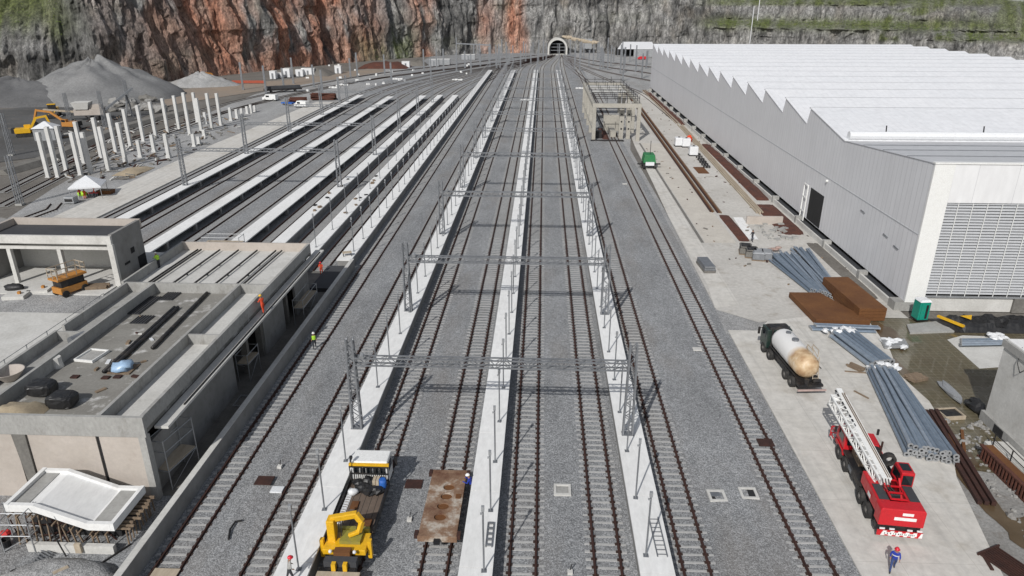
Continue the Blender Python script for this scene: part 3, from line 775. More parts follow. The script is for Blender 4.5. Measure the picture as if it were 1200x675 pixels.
for x in (47, 60, 73): MB().bar((x,100,15.6),(x,100.3,17.1), .12).build('roof_bracket', M['dark'], wh, w=True)
lg = MB()
for y in (82.5, 88.5, 94): lg.bar((WX, y, 17-1.9*(y-WF)/23.1+.03), (RX, y, 17-1.9*(y-WF)/23.1+.03), .10)
lg.build('roof_joint', M['galv'], wh, w=True)
# front: corner panel, top band, louvres
fr = MB(); fr.box(WX-.03, WX+2.1, WF-.28, WF-.02, 1.0, 16.95); fr.build('corner_panel', M['white'], wh, w=True)
fr = MB(); fr.box(WX+2.12, RX, WF-.26, WF-.02, 12.75, 16.9); fr.build('top_band', M['cladw'], wh, w=True)
MB().box(WX-.1, RX, WF-.36, WF+.25, 16.95, 17.12).build('parapet_cap', M['white'], wh, w=True)
MB().box(WX+2.1, 72, WF+.6, WF+.7, .6, 12.7).build('louvre_backing', M['dark'], wh, w=True)
z = 2.15; k = 0
while z < 12.55:
    b = MB(); b.add([(WX+2.12,WF-.22,z),(72,WF-.22,z),(72,WF+.12,z+.33),(WX+2.12,WF+.12,z+.33),(WX+2.12,WF-.20,z-.03),(72,WF-.20,z-.03),(72,WF+.14,z+.30),(WX+2.12,WF+.14,z+.30)], [(0,1,2,3),(7,6,5,4),(0,4,5,1),(1,5,6,2),(2,6,7,3),(3,7,4,0)])
    b.build('louvre', M['louver'], wh, w=True); z += .325
for k in range(14):
    MB().box(WX+3.3+1.55*k, WX+3.36+1.55*k, WF-.30, WF-.235, 1.9, 12.7).build('mullion', M['white'], wh, w=True)
MB().box(WX+2.1, 72, WF-.34, WF-.05, 1.72, 1.90).build('sill', M['galv_lt'], wh, w=True)
MB().box(WX+2.1, 72, WF-.12, WF+.2, 0, 1.7).build('front_plinth', M['conc_lt'], wh, w=True)
MB().box(WX-1.1, WX+2.0, WF-.35, WF+1.2, 0, 1.09).build('corner_footing', M['conc'], wh, w=True)
MB().box(53.6, 55.2, WF-.4, WF-.13, 0, 1.71).build('front_column', M['conc_dk'], wh, w=True)
MB().box(WX-1.0, WX-.75, WF+1.3, YE, 0, .8).build('side_plinth', M['conc_lt'], wh, w=True); MB().box(WX-.749, WX+.3, WF+1.3, YE, .3, .6).build('plinth_ledge', M['asphalt'], wh, w=True)  # ledge painted dark grey to stand for shade under the cladding
MB().box(WX+.35, WX+.4, WF+1.3, YE, .9, 2.3).build('shadow_gap', M['dark'], wh, w=True)  # black sheet stands for the shade in the gap below the cladding
y = 86
while y < YE-4:
    MB().box(WX-1.12, WX-.05, y, y+.7, 0, zb(y)-.02).build('plinth_column', M['conc'], wh, w=True); y += 12.25
d0 = 105.2
MB().box(WX-.03, WX-.008, d0-1.5, d0+4.0, 1.3, 6.2).build('doorway', M['void'], wh, w=True)
dl = MB()
for y in (d0+4.6, d0+6.2): dl.bar((WX-.3, y, .7), (WX-.25, y, 6.4), .16)
dl.bar((WX-.3, d0+4.6, 6.35),(WX-.3, d0+6.2, 6.35), .16); dl.bar((WX-.3, d0+4.6, 2.2),(WX-.3, d0+6.2, 2.2), .14); dl.bar((WX-.3, d0+4.6, 4.4),(WX-.3, d0+6.2, 4.4), .14)
dl.build('door_leaf', M['white'], wh, w=True)
vt = MB(); vt.cyl((WX-.3, 103.4, 8.6),(WX-.02, 103.4, 8.6), .2, 8); vt.build('wall_lamp', M['white'], wh, w=True)
for y, z in ((90, 7.6),(83, 6.6),(80,6.1)): MB().bar((WX-.06, y, z),(WX-.06, y+1.2, z+.12), .10).build('wall_bracket', M['galv'], wh, w=True)

# small plain building at the right edge
ko = thing('concrete_kiosk', 'small pale concrete building with a flat white roof at the right edge', 'building', (37.7, 44, 0))
MB().box(37.7, 44, 40, 53.2, .9, 7.0).build('wall', M['conc_lt'], ko, w=True)
MB().box(37.55, 44.1, 39.9, 53.35, 7.005, 7.6).build('roof_band', M['conc'], ko, w=True)
MB().box(37.75, 44, 40, 53.1, 7.605, 7.7).build('roof', M['deck'], ko, w=True)
MB().box(37.45, 44, 40, 53.4, 0, .895).build('plinth', M['conc'], ko, w=True)
MB().box(37.42, 37.449, 50.2, 51.4, .1, .8).build('vent_opening', M['void'], ko, w=True)
cb = MB().tube([Vector((37.9,51.5,7.75)), Vector((37.5,51,6.6)), Vector((37.3,50.2,6.2)), Vector((37.8,49,7.8))], .03, 5); cb.build('cable', M['dark'], ko, w=True)

# ------------------------------------------------------------------ concrete frame astride the track
cf = thing('unfinished_building', 'beige concrete frame building with bare columns and open roof bars', 'building', (18.7, 181, 0))
for (x, y) in [(12.9,181),(24.0,181)] + [(12.9,181+12*k) for k in range(1,5)] + [(24.0,181+12*k) for k in range(1,5)]:
    MB().box(x-.45, x+.45, y, y+.7, 0, 8.2).build('column', M['paleconc'] if 'paleconc' in M else M['paleconc'], cf, w=True)
bm = MB()
bm.box(12.4,24.5,181.0,181.7,8.22,9.2); bm.box(12.4,24.5,229,229.7,8.22,9.2); bm.box(12.4,13.1,181.71,228.99,8.4,9.2); bm.box(23.8,24.5,181.71,228.99,8.4,9.2)
bm.build('ring_beam', M['paleconc'], cf, w=True)
MB().box(12.5,12.9,181.95,228.9,2.8,3.2).build('side_beam', M['paleconc'], cf, w=True)
for y in (208,219): MB().box(13.31,23.59,y,y+5.5,8.6,8.9).build('roof_slab', M['conc_lt'], cf, w=True)
rb = MB()
for y in [182,186,190,195,200,206,212,220,228.5]:
    rb.bar((13,y,10.3),(24,y,10.3), .12)
    for x in (13, 16, 18.5, 21, 24): rb.bar((x,y,9.2),(x,y,10.6+U(0,.6)), .12)
rb.bar((13,182,10.4),(13,228,10.4),.1); rb.bar((24,182,10.4),(24,228,10.4),.1)
rb.build('roof_rail', M['dark'], cf, w=True)
wl_ = MB(); wl_.box(16.5,22,196,197,0,4.2); wl_.box(19.5,20.6,184,184.8,0,7.4); wl_.box(21.4,22.4,184,184.8,0,8); wl_.box(17.6,19,186,195,0,1.6)
wl_.build('inner_wall', M['paleconc'], cf, w=True)
ho = MB()
for x in (20.05, 21.9):
    for z in (2.4,4.2,6.0): ho.box(x-.18,x+.18,183.9,183.99,z,z+.35)
ho.build('wall_opening', M['void'], cf, w=True)
MB().box(12.2,20.5,180.4,180.9,0,.35).build('steel_sill', M['dark'], cf, w=True)
MB().box(13.6,15.2,184,186,0,1.9).build('site_box', M['dark'], cf, w=True)
MB().box(14.2,17.2,183,200,.02,.06).build('pit', M['rustred'], cf, w=True)

# ------------------------------------------------------------------ stores along the warehouse
def bar_thing(name, label, cat, p, q, w, h, m, group=None):
    p, q = Vector(p), Vector(q); r0 = MB().bar((0,0,0), q-p, w, h).build(name, m); r0.location = p; return tag(r0, label, cat, group)
for k in range(6):
    x = 28.35+.27*k+(.25 if k > 2 else 0)
    bar_thing('steel_rail', 'long rusty steel rail lying in the bundle left of the stained slab', 'rail', (x, 116+U(-.6,.6), .2), (x+3.2+.08*k, 286+U(-6,3), .2), .2, .2, [M['rail'], M['rust'], M['timber']][k % 3], 'rusty rails lying along the yard slab')
for k in range(4):
    bar_thing('timber_beam', 'pale timber beam lying in the long row by the rust red strip', 'beam', (35.9+.32*k, 115.6+U(-.5,.5), .22), (38.4+.42*k, 204+U(0,4), .22), .2, .26, M['paleplank'], 'pale timber beams along the warehouse')
for k in range(4):
    bar_thing('steel_rail', 'rusty rail running far along the warehouse foot towards the tunnel', 'rail', (38.3+.5*k, 206+U(0,3), .2), (38.9+.45*k, 290, .2), .16, .17, M['rust'] if k % 2 else M['paleplank'], 'rusty rails far along the warehouse')
def mound(name, label, cat, x0, x1, y0, y1, h, m, w0=0):
    mm = MB(); nx_, ny = 8, max(8, int((y1-y0)/2))
    for j in range(ny+1):
        for i in range(nx_+1):
            u, v = i/nx_, j/ny
            e = min(1, 4*u*(1-u)*1.6)*min(1, 6*v*(1-v)*(2.5 if ny > 12 else 1))
            sl_ = (x1-x0)*0
            X_ = x0+(x1-x0)*u + w0*v; Y_ = y0+(y1-y0)*v
            mm.v.append((X_, Y_, e*h*(.75+.5*noise.fractal(Vector((X_*.8, Y_*.5, 1)), 1, 2, 4))))
    mm.f = [(j*(nx_+1)+i, j*(nx_+1)+i+1, (j+1)*(nx_+1)+i+1, (j+1)*(nx_+1)+i) for j in range(ny) for i in range(nx_)]; mm.m = [0]*len(mm.f)
    cx, cy = (x0+x1)/2, (y0+y1)/2; mm.v = [(a-cx, b-cy, c) for a, b, c in mm.v]
    o = mm.build(name, m, smooth=True); o.location = (cx, cy, .04); return tag(o, label, cat)
mound('rusty_heap', 'near stretch of the long rust red heap along the warehouse foot', 'heap', 38.2, 40.7, 124, 178, .55, M['rustred'], .9)
mound('rusty_heap', 'far stretch of the long rust red heap along the warehouse foot', 'heap', 39.4, 42, 206, 284, .55, M['rustred'], 0)
mound('rusty_heap', 'short strip of rusty scrap beside the narrow white slab', 'heap', 29.2, 31.0, 100.5, 115, .3, M['rustred'], 0)
o = MB().box(-1.1,1.1,-3,3,0,.05).build('steel_plate', M['rust']); o.location = (33.2,148,.08); tag(o, 'flat rust brown steel plate lying on the stained slab', 'plate')
# green machine
gm = thing('concrete_mixer', 'green wheeled site machine parked at the end of the pale kerb strip', 'machine', (22.6,150,.07))
MB().frust(-1.3,1.3,-1.2,2.4,1.2,2.9,.25,.2).build('body', M['green'], gm, bevel=.08)
MB().box(-.9,.9,-1.6,-1.21,.8,1.5).build('front_guard', M['film'], gm)
MB().box(-2.4,2.4,-.3,.2,.75,.95).build('outrigger_beam', M['dark'], gm)
for x in (-1.1,1.1):
    for y in (-.8,1.7): MB().cyl((x-.2,y,.55),(x+.2,y,.55),.55,12).build('wheel', M['tyre'], gm)
MB().cyl((.2,.5,2.9),(.2,.5,5.6),.06,6).build('aerial', M['dark'], gm)
# white tanks and container
for i, (x, y, lb) in enumerate([(795,171,'left white plastic tank of the pair on the yard slab'),(803.5,172,'right white plastic tank of the pair, beside red netting'),(812,182,'white plastic tank next to the black pallets')]):
    t = thing('water_tank', lb, 'tank', at(x, y, .07))
    MB().box(-.95,.95,-.95,.95,.2,2.1).build('tank_body', M['film'], t, bevel=.12); MB().box(-1,1,-1,1,0,.18).build('pallet', M['dark'], t); MB().cyl((0,0,2.1),(0,0,2.25),.25,10).build('cap', M['dark'], t)
rn = thing('red_netting', 'bright red folded netting beside the white plastic tanks', 'netting', at(807.5,166,.1)); MB().sph((0,0,.7),(.8,.9,.9),10,6,.4).build('net_pile', M['orangecloth'], rn)
for k in range(6):
    p = at(817+k*2.2, 182+k*2.9, .07); t = thing('black_pallet', 'low black pallet in the row behind the white tank', 'pallet', p, U(-.1,.1), 'black pallets on the yard slab')
    m = MB()
    for q in range(4): m.box(-.7+.38*q,-.44+.38*q,-.5,.5,.3,.42)
    m.build('top_boards', M['dark'], t); m = MB()
    for x in (-.6,0,.6): m.box(x-.08,x+.08,-.5,.5,0,.29)
    m.build('bearer', M['dark'], t)
# grey block of sheets and the covered dark blocks
t = thing('sheet_stack', 'neat low stack of grey sheets alone on the apron', 'stack', (21.9,89.2,.08), R(4))
for k in range(3): MB().box(-.75+.04*k,.75-.03*k,-2+.05*k,2-.06*k,.05+.3*k,.31+.3*k).build('sheet_pack', M['galv'] if k else M['conc_dk'], t)
for i, (x, y, lb) in enumerate([(873,296,'dark wrapped pallet load left of the grey car bodies'),(880,300,'dark wrapped pallet load in the middle of the row'),(888,303,'dark wrapped load with a shiny film top'),(897,303,'nearest wrapped load, pinkish sacks behind it')]):
    t = thing('wrapped_load', lb, 'pallet load', at(x, y, .07), R(-12))
    MB().frust(-.8,.8,-1.1,1.1,.15,1.15,.08,.08).build('load', M['conc_dk'] if i < 2 else M['galv'], t, bevel=.06); MB().frust(-.83,.83,-1.12,1.12,1.0,1.2,.25,.3).build('film_cover', M['galv_lt'] if i > 1 else M['dark'], t); MB().box(-.85,.85,-1.1,1.1,0,.14).build('pallet', M['timber'], t)
t = thing('sack_pile', 'pile of pinkish sacks behind the wrapped loads', 'sacks', at(903,294,.07))
m = MB()
for k in range(9): m.sph((U(-1,1),U(-.8,.8),.2+.22*(k//4)),(.5,.32,.17),8,5,.2,seed=k)
m.build('sacks', weathered('pink sacks', (.42,.30,.26)), t, smooth=True)
lf = thing('rubble_patch', 'low broken concrete upstand with grey rubble near the warehouse door', 'rubble', at(905,272,.06))
for k in range(30): 
    x, y = U(-2.6,2.6), U(-4,4); s = U(.15,.5); MB().box(-s,s,-s*.7,s*.7,0,U(.1,.4),0,Matrix.Translation((x,y,0)) @ Matrix.Rotation(U(0,3),4,'Z')).build('rubble_piece', M['conc'], lf)
MB().box(-2.8,2.8,4.2,4.7,0,1.2).build('upstand', M['beigewall'], lf)

m = MB()
for k in range(120):
    y = U(80, 240); x = U(24.5, 40.5); s = U(.04,.14); a_ = U(0,3)
    if 28 < x < 31.5 and y > 112: continue
    m.box(-s*U(1,4), s*U(1,3), -s, s, 0, U(.04,.2), rnd.choice((0,1,2)), Matrix.Translation((x,y,.075)) @ Matrix.Rotation(a_,4,'Z'))
o = m.build('yard_litter', [M['timber'], M['rail'], M['conc_dk']]); tag(o, 'small litter of offcuts and scrap strewn over the yard slab', 'litter', None, 'stuff')
mound('soil_strip', 'dark damp soil strip between plinth and pipes along the warehouse', 'soil', 38.6, 40.5, 79, 101, .22, M['earth'], 0)
mound('soil_strip', 'rusty soil strip by the warehouse door beside broken concrete', 'soil', 36.5, 40.3, 104, 122, .25, M['rustred'], 0)
# ------------------------------------------------------------------ pipes
def pipe_mesh(L, r, flange):
    m = MB(); m.cyl((0,0,0),(0,L,0), r, 10, r*.86, 0, False); m.ring((0,-.02,0),(0,.05,0), r*flange, r*.62, 12, 1)
    m.face([(r*.62*math.cos(a*.628), .03, r*.62*math.sin(a*.628)) for a in range(10)][::-1], 2)
    m.ring((0,L-.05,0),(0,L+.02,0), r*flange*.95, r*.5, 10, 1); m.face([(r*.5*math.cos(a*.628), L-.01, r*.5*math.sin(a*.628)) for a in range(10)], 2)
    me = m.mesh('steel_pipe', [M['pipe'], M['galv_lt'], M['void']]); me.polygons.foreach_set('use_smooth', [i < 10 for i in range(len(me.polygons))]); return me
def pipe(me, p, q, label, group):
    p, q = Vector(p), Vector(q); o = bpy.data.objects.new('steel_pipe', me); col.objects.link(o)
    o.matrix_world = Matrix.Translation(p) @ (q-p).to_track_quat('Y', 'Z').to_matrix().to_4x4(); tag(o, label, 'pipe', group)
PM1 = pipe_mesh(14.5, .15, 1.25); PM2 = pipe_mesh(7.0, .24, 1.35); PM3 = pipe_mesh(13.6, .17, 1.35)
for fan, (n0, xa, xb, ya, yb, xfa, xfb) in enumerate([(7, 949, 963, 343, 347, 900, 917),(9, 958, 974, 344, 349, 915, 935),(8, 968, 984, 337, 342, 936, 954)]):
    for lay in range(2):
        for k in range(n0-lay*2):
            f = (k+.5+lay)/(n0); p = at(xa+(xb-xa)*f, ya+(yb-ya)*f, .2); q = at(xfa+(xfb-xfa)*f, 304-4*f+U(-3,3), .2)
            p.z = q.z = .28+.29*lay + fan*.03; q.x += U(-.25,.25); d = (q-p).normalized()
            pipe(PM1, p+d*U(-.3,.3), p+d*14.5, 'slim blue grey pipe in the fanned out bundle behind the rusty sheets', 'slim pipes behind the rusty sheets')
for lay in range(2):
    for k in range(6 if lay == 0 else 5):
        f = (k+.5*lay)/5; p = Vector((32.0+2.1*f, 61.6+.1*k, .36+.46*lay)); q = Vector((30.6+2.7*f, 68.6, .36+.46*lay))
        pipe(PM2, p, q, 'thick short grey pipe with a round flange in the wrapped bundle beside the tanker', 'thick short pipes beside the tanker')
for lay in range(3):
    n0 = 13-lay
    for k in range(n0):
        f = (k+.5*lay)/12.0; p = Vector((28.7+3.3*f+U(-.06,.06), 47.6-1.1*f+U(-.25,.25), .31+.32*lay)); q = Vector((31.2+2.5*f+U(-.3,.3)*(.4+.4*lay), 60.7+.5*f, .31+.32*lay))
        d = (q-p).normalized(); pipe(PM3, p, p+d*13.6, 'long blue grey pipe in the big bundle right of the red crane truck', 'long pipes right of the red crane truck')
PM4 = pipe_mesh(6.6, .13, 1.2)
for k in range(7):
    y = 71.0-.28*(k % 4); pipe(PM4, (29.2+.5*(k//4), y, .26+.28*(k//4)), (35.8+.5*(k//4), y-.35, .26+.28*(k//4)), 'grey steel tube laid crosswise in front of the rusty sheets', 'steel tubes in front of the rusty sheets')
PM5 = pipe_mesh(4.6, .13, 1.2)
for k in range(6):
    p = at(1126, 404-2.0*(k % 4), .2+.25*(k//4)); pipe(PM5, p, p+Vector((4.6,.35,0)), 'grey tube in the short stack on the concrete pad by the black sheet', 'short tubes on the concrete pad')
def film(name, label, c, r, n, seed, m='film', cat='plastic wrap'):
    t = thing(name, label, cat, c); mm = MB()
    rr = random.Random(seed)
    for k in range(n): mm.sph((rr.uniform(-1,1)*r[0], rr.uniform(-1,1)*r[1], r[2]*rr.uniform(.3,.8)), (rr.uniform(.25,.5), rr.uniform(.2,.5), rr.uniform(.15,.3)), 7, 5, .7, seed=seed+k)
    mm.build('crumpled_film', M[m], t); return t
film('plastic_wrap', 'crumpled white film round the far ends of the thick pipes', (31.9,68.9,.25), (1.7,.5,.9), 16, 3)
film('plastic_wrap', 'crumpled white film round the far ends of the long pipes', (32.7,61.1,.25), (1.3,.35,.9), 12, 30)
film('plastic_wrap', 'heap of white film and foil tubes at the puddle edge', (36.3,66.9,.1), (1.0,1.3,.4), 12, 60)
film('plastic_wrap', 'white film scraps on the concrete pad beside the kiosk', at(1168,397,.1), (.7,.5,.5), 8, 90)
for k in range(4):
    a = at(1008+6*k, 392-2*k, .3); bar_thing('foil_tube', 'shiny foil covered tube lying at the puddle edge', 'tube', (35.1+.1*k, 66.2+.45*k, .3), (37.6+.1*k, 66.5+.45*k, .3), .26, .26, M['galv_lt'], 'foil tubes at the puddle edge')
def planks(name, label, loc, rz, n, L, w, m, layers=2, cat='planks'):
    t = thing(name, label, cat, loc, rz)
    for l in range(layers):
        for k in range(n):
            MB().box(-L/2+U(-.15,.15), L/2+U(-.15,.15), (k-n/2)*w*1.15, (k-n/2)*w*1.15+w, .1*l+.01, .1*l+.09).build('plank', M[m], t)
    return t
planks('plank_stack', 'small stack of brown planks under the near ends of the thick pipes', (30.6,61.9,.11), R(-55), 4, 1.5, .2, 'timber')
planks('plank_stack', 'splintered plank stack at the muddy edge near the long pipes', (35.3,60.1,.05), R(20), 5, 1.7, .22, 'timber', 3)
planks('plank_stack', 'few thin boards by the shadow of the red crane', (29.0,56.8,.11), R(-60), 1, 1.6, .15, 'timber', 1)
planks('plank_stack', 'lone board lying on the apron between tanker and crane', (30.3,61.0,.11), R(-8), 1, 1.9, .12, 'timber', 1)
# rusty sheet stacks
t = thing('rusty_sheet_stack', 'wide low stack of rust brown steel sheets left of the taller one', 'steel sheets', (32.6,75.3,.08), R(-1))
for k in range(3): MB().add([(-3.0+U(-.05,.05),4.1,.05+.22*k),(.6,4.2,.05+.22*k),(3.4,-3.6,.05+.22*k),(-2.4,-3.7,.05+.22*k),(-3.0,4.1,.25+.22*k),(.6,4.2,.25+.22*k),(3.4,-3.6,.25+.22*k),(-2.4,-3.7,.25+.22*k)], [(3,2,1,0),(4,5,6,7),(0,1,5,4),(1,2,6,5),(2,3,7,6),(3,0,4,7)]).build('sheet_pack', M['rust'], t)
t = thing('rusty_sheet_stack', 'taller stack of rust brown steel sheets nearest the warehouse', 'steel sheets', (36.4,78.0,.08), R(3))
for k in range(4): MB().box(-1.5+U(-.05,.05),1.5+U(-.05,.05),-5.0,4.6,.03+.38*k,.38+.38*k).build('sheet_pack', M['rust'], t)
# portable toilet
t = thing('portable_toilet', 'green portable toilet with a white roof at the warehouse corner', 'toilet cabin', (42.1,73.6,.22), R(6))
MB().box(-.6,.6,-.6,.6,.1,2.2).build('cabin', M['teal'], t, bevel=.04); MB().frust(-.65,.65,-.65,.65,2.21,2.42,.15,.15).build('roof', M['film'], t)
MB().box(-.42,.42,-.65,-.605,.15,2.05).build('door', M['teal'], t); MB().box(.1,.34,-.69,-.655,.3,1.9).build('door_window', M['dark'], t); MB().box(-.68,.68,-.68,.68,0,.1).build('base', M['dark'], t)
# black sheet over a heap
t = thing('covered_heap', 'black plastic sheet with yellow stripes over a heap by the louvres', 'heap', (48.2,72.5,.05))
mm = MB(); nx_, ny = 34, 10
for j in range(ny+1):
    for i in range(nx_+1):
        u, v = i/nx_, j/ny; e = min(1, 5*v*(1-v))*min(1, 8*u*(1-u)+.1)
        mm.v.append((-4.5+12.5*u+(v-.5)*(-1.4)*(1-u), -2+3.6*v, e*1.0*(.8+.6*noise.fractal(Vector((u*8, v*4, 2)), 1, 2, 5))))
mm.f = [(j*(nx_+1)+i, j*(nx_+1)+i+1, (j+1)*(nx_+1)+i+1, (j+1)*(nx_+1)+i) for j in range(ny) for i in range(nx_)]; mm.m = [0]*len(mm.f)
mm.build('black_sheet', M['blackfilm'], t)
MB().box(-1.5,1.5,-.14,.14,.55,.78,0,Matrix.Translation((-3.6,-.5,0)) @ Matrix.Rotation(R(-62),4,'Z')).build('yellow_band', M['yellow'], t)
MB().add([(-2.4,.1,1.05),(-1.0,.3,1.08),(-1.6,-.7,.95)], [(0,2,1)]).build('yellow_flap', M['yellow'], t)
# rebar rack, steel beams, railing at lower right
t = thing('rusty_rack', 'rust red steel rack of closely spaced bars below the railing', 'rack', (34.9,44.8,0), R(2))
m = MB()
for k in range(17): m.bar((-.45,-3+.36*k,.1),(-.45,-3+.36*k,.95), .12); 
m.box(-.5,-.2,-3.2,3.2,.96,1.1); m.box(-.5,.5,-3.2,3.2,.0,.12)
m.build('bars', M['rustred'], t); MB().box(-.2,.55,-3.2,3.2,.8,1.0).build('top_plate', M['rust'], t); MB().box(-.3,.5,-3.1,3.1,.13,.79).build('filling', M['rustred'], t)
t = thing('railing', 'dark steel railing on the slab edge beside the small pale building', 'railing', (35.9,44,0))
m = MB()
for z in (1.0,1.5): m.bar((0,-4,z),(0,5,z), .05)
m.build('rail', M['dark'], t)
for k in range(5): MB().bar((0,-4+2.2*k,.4),(0,-4+2.2*k,1.52), .07).build('post', M['dark'], t)
struct('kiosk_slab', MB().prism([(35.6,39.5),(37.4,39.5),(37.4,49.4),(35.6,49.4)], 0, .42), M['conc_lt'])
for k in range(3):
    bar_thing('steel_beam', 'long brown steel beam lying on the dirt right of the apron', 'beam', (31.2+.42*k, 42.0-.1*k, .18+.05*k), (33.4+.42*k, 54.2, .18+.05*k), .3, .3, M['rail'], 'brown steel beams beside the apron')
for k, (a, b) in enumerate([((32.9,48.6,.2),(34.2,52.6,.2)),((33.5,48.3,.15),(34.9,51.3,.15))]): bar_thing('steel_channel', 'short rusty channel among rubble near the brown beams', 'beam', a, b, .22, .2, M['rust'], 'short rusty channels in the rubble')
t = thing('wooden_tray', 'square box tray with a pale rim beside the steel beams', 'tray', at(1113,487,.05), R(8))
MB().box(-.8,.8,-.6,.6,.05,.25).build('filling', M['dark'], t); m = MB(); m.box(-.9,.9,-.72,-.61,0,.35); m.box(-.9,.9,.61,.72,0,.35); m.box(-.9,-.81,-.6,.6,0,.35); m.box(.81,.9,-.6,.6,0,.35); m.build('rim', M['paleplank'], t)
t = thing('tarp_bag', 'grey tarpaulin and black bag slumped at the pool beside the kiosk', 'tarpaulin', at(1143,480,.05))
MB().sph((0,0,.4),(.6,1.1,.6),10,7,.5).build('black_bag', M['blackfilm'], t); MB().sph((-.8,2.6,.25),(.45,1.9,.3),10,7,.4).build('tarp', M['galv_lt'], t)
bar_thing('rusty_bar', 'short rusty bar on the apron edge at bottom right', 'bar', at(1152,650,.14), at(1163,668,.14), .2, .1, M['rail'])
t = thing('rusty_grate', 'dark rusty grate half in frame at the bottom right corner', 'grate', at(1180,662,.02), R(25)); m = MB()
for k in range(9): m.box(-.9+.2*k,-.82+.2*k,-1.2,1.2,.1,.2)
m.box(-1,1,-1.3,-1.2,.05,.25); m.box(-1,1,1.2,1.3,.05,.25); m.build('grate_bars', M['rail'], t)
# loose rocks on the right-hand rubble, one scatter
m = MB()
for k in range(420):
    x, y = U(31.5,37.3), U(33,53)
    if x < 31.5+(y-33)*.13: continue
    s = abs(rnd.gauss(0,.10))+.04; m.sph((x,y,s*.3),(s*U(.8,1.5),s*U(.8,1.5),s),6,4,.6,seed=k)
o = m.build('rubble_stones', M['rubble']); tag(o, 'loose grey stones strewn over the dirt', 'stones', None, 'stuff')

# ------------------------------------------------------------------ boxes and covers set in the ballast
def pit(loc, label, rz=0, fill='void', tilt=False):
    t = thing('drain_box', label, 'drain box', loc, rz); m = MB(); a, b = .62, .44
    m.box(-a,a,-a,-b,-.02,.14); m.box(-a,a,b,a,-.02,.14); m.box(-a,-b,-b,b,-.02,.14); m.box(b,a,-b,b,-.02,.14)
    m.build('rim', M['conc_lt'], t); MB().box(-b,b,-b,b,-.02,.06).build('opening', M[fill], t)
    if tilt: MB().box(-b,b,-.05,b,.06,.09).build('cover', M['galv'], t)
pit(at(659,575), 'drain box with a pale half closed cover between two middle tracks', 0, 'conc')
pit(at(840,582), 'left one of two drain boxes right of the platform, dark water inside', R(2), 'void', True)
pit(at(877,579), 'right one of two drain boxes, square black opening')
for (x, y, lb) in [(310,564,'rust brown steel cover plate between the two left tracks'),(485,568,'small dark red cover plate beside the yellow crane truck'),(897,519,'rusty cover plate between the rails of the rightmost track')]:
    o = MB().box(-.62,.62,-.5,.5,.02,.07).build('cover_plate', M['rail']); o.location = at(x,y,.12) if x == 897 else onb(x,y,.03); tag(o, lb, 'cover plate')
for (x, y, lb) in [(325,575,'white sack lying against the rail near the brown cover plate'),(817,410,'pale slab lying in the ballast beside the rightmost track'),(732,216,'small white board lying in the right hand ballast')]:
    o = MB().box(-.45,.45,-.35,.35,.0,.12).build('pale_slab' if x > 400 else 'white_sack', M['conc_lt'] if x > 400 else M['film'], bevel=.04); o.location = onb(x,y,.03); tag(o, lb, 'slab' if x > 400 else 'sack')
t = thing('timber_crossing', 'pale timber crossing board in the left track at the bottom edge', 'board', at(192,673,.24)); MB().box(-.8,.8,-.5,.5,-.06,0).build('board', M['paleplank'], t)
o = MB().tube([onb(268,633,.08), onb(270,622,.12), onb(276,613,.12), onb(284,611,.08)], .07, 6).build('rubber_hose', M['dark']); tag(o, 'short curved black hose lying on the left ballast ridge', 'hose')
for (x,y,lb) in [(328,548,'small white marker with a black pin near the second track'),(480,610,'small white marker in front of the flat wagon'),(668,672,'small white marker at the bottom edge between tracks')]:
    t = thing('survey_marker', lb, 'marker', onb(x,y)); MB().box(-.16,.16,-.16,.16,-.02,.2).build('block', M['conc_lt'], t); MB().bar((0,.1,.2),(.1,.1,.65), .05).build('pin', M['dark'], t)
t = thing('ladder', 'grey metal ladder lying on the right hand white platform', 'ladder', at(771,630,1.34), R(1))
m = MB(); m.bar((-.3,-1.7,.03),(-.3,1.9,.03),.06); m.bar((.3,-1.7,.03),(.3,1.9,.03),.06); m.build('stile', M['galv'], t)
for k in range(9): MB().bar((-.3,-1.5+.4*k,.03),(.3,-1.5+.4*k,.03),.045).build('rung', M['galv'], t)
t = thing('steel_bracket', 'folded grey steel bracket lying on the middle white platform', 'bracket', at(574,627,1.34))
m = MB(); m.box(-.22,-.16,-1.1,1.1,0,.12); m.box(.16,.22,-1.1,1.1,0,.12)
for k in range(5): m.box(-.16,.16,-1.0+.5*k,-.85+.5*k,0,.1)
m.build('bracket_frame', M['galv'], t)
# loose bits on the platforms
for k in range(16):
    p = at(U(430,480), U(205,250), 1.32) if k < 9 else at(U(392,420), U(200,260), 1.32)
    p.x = -31.4+U(-.8,.8) if k < 9 else -36.9+U(-.8,.8)
    o = MB().box(-.3,.3,-.2,.2,0,U(.08,.3)).build('timber_offcut', M['timber'] if k % 3 else M['dark']); o.location = (p.x, p.y, PZ+.01); o.rotation_euler = (0,0,U(0,3)); tag(o, 'loose timber offcut left on one of the twin white platforms', 'offcut', 'loose offcuts on the twin platforms')
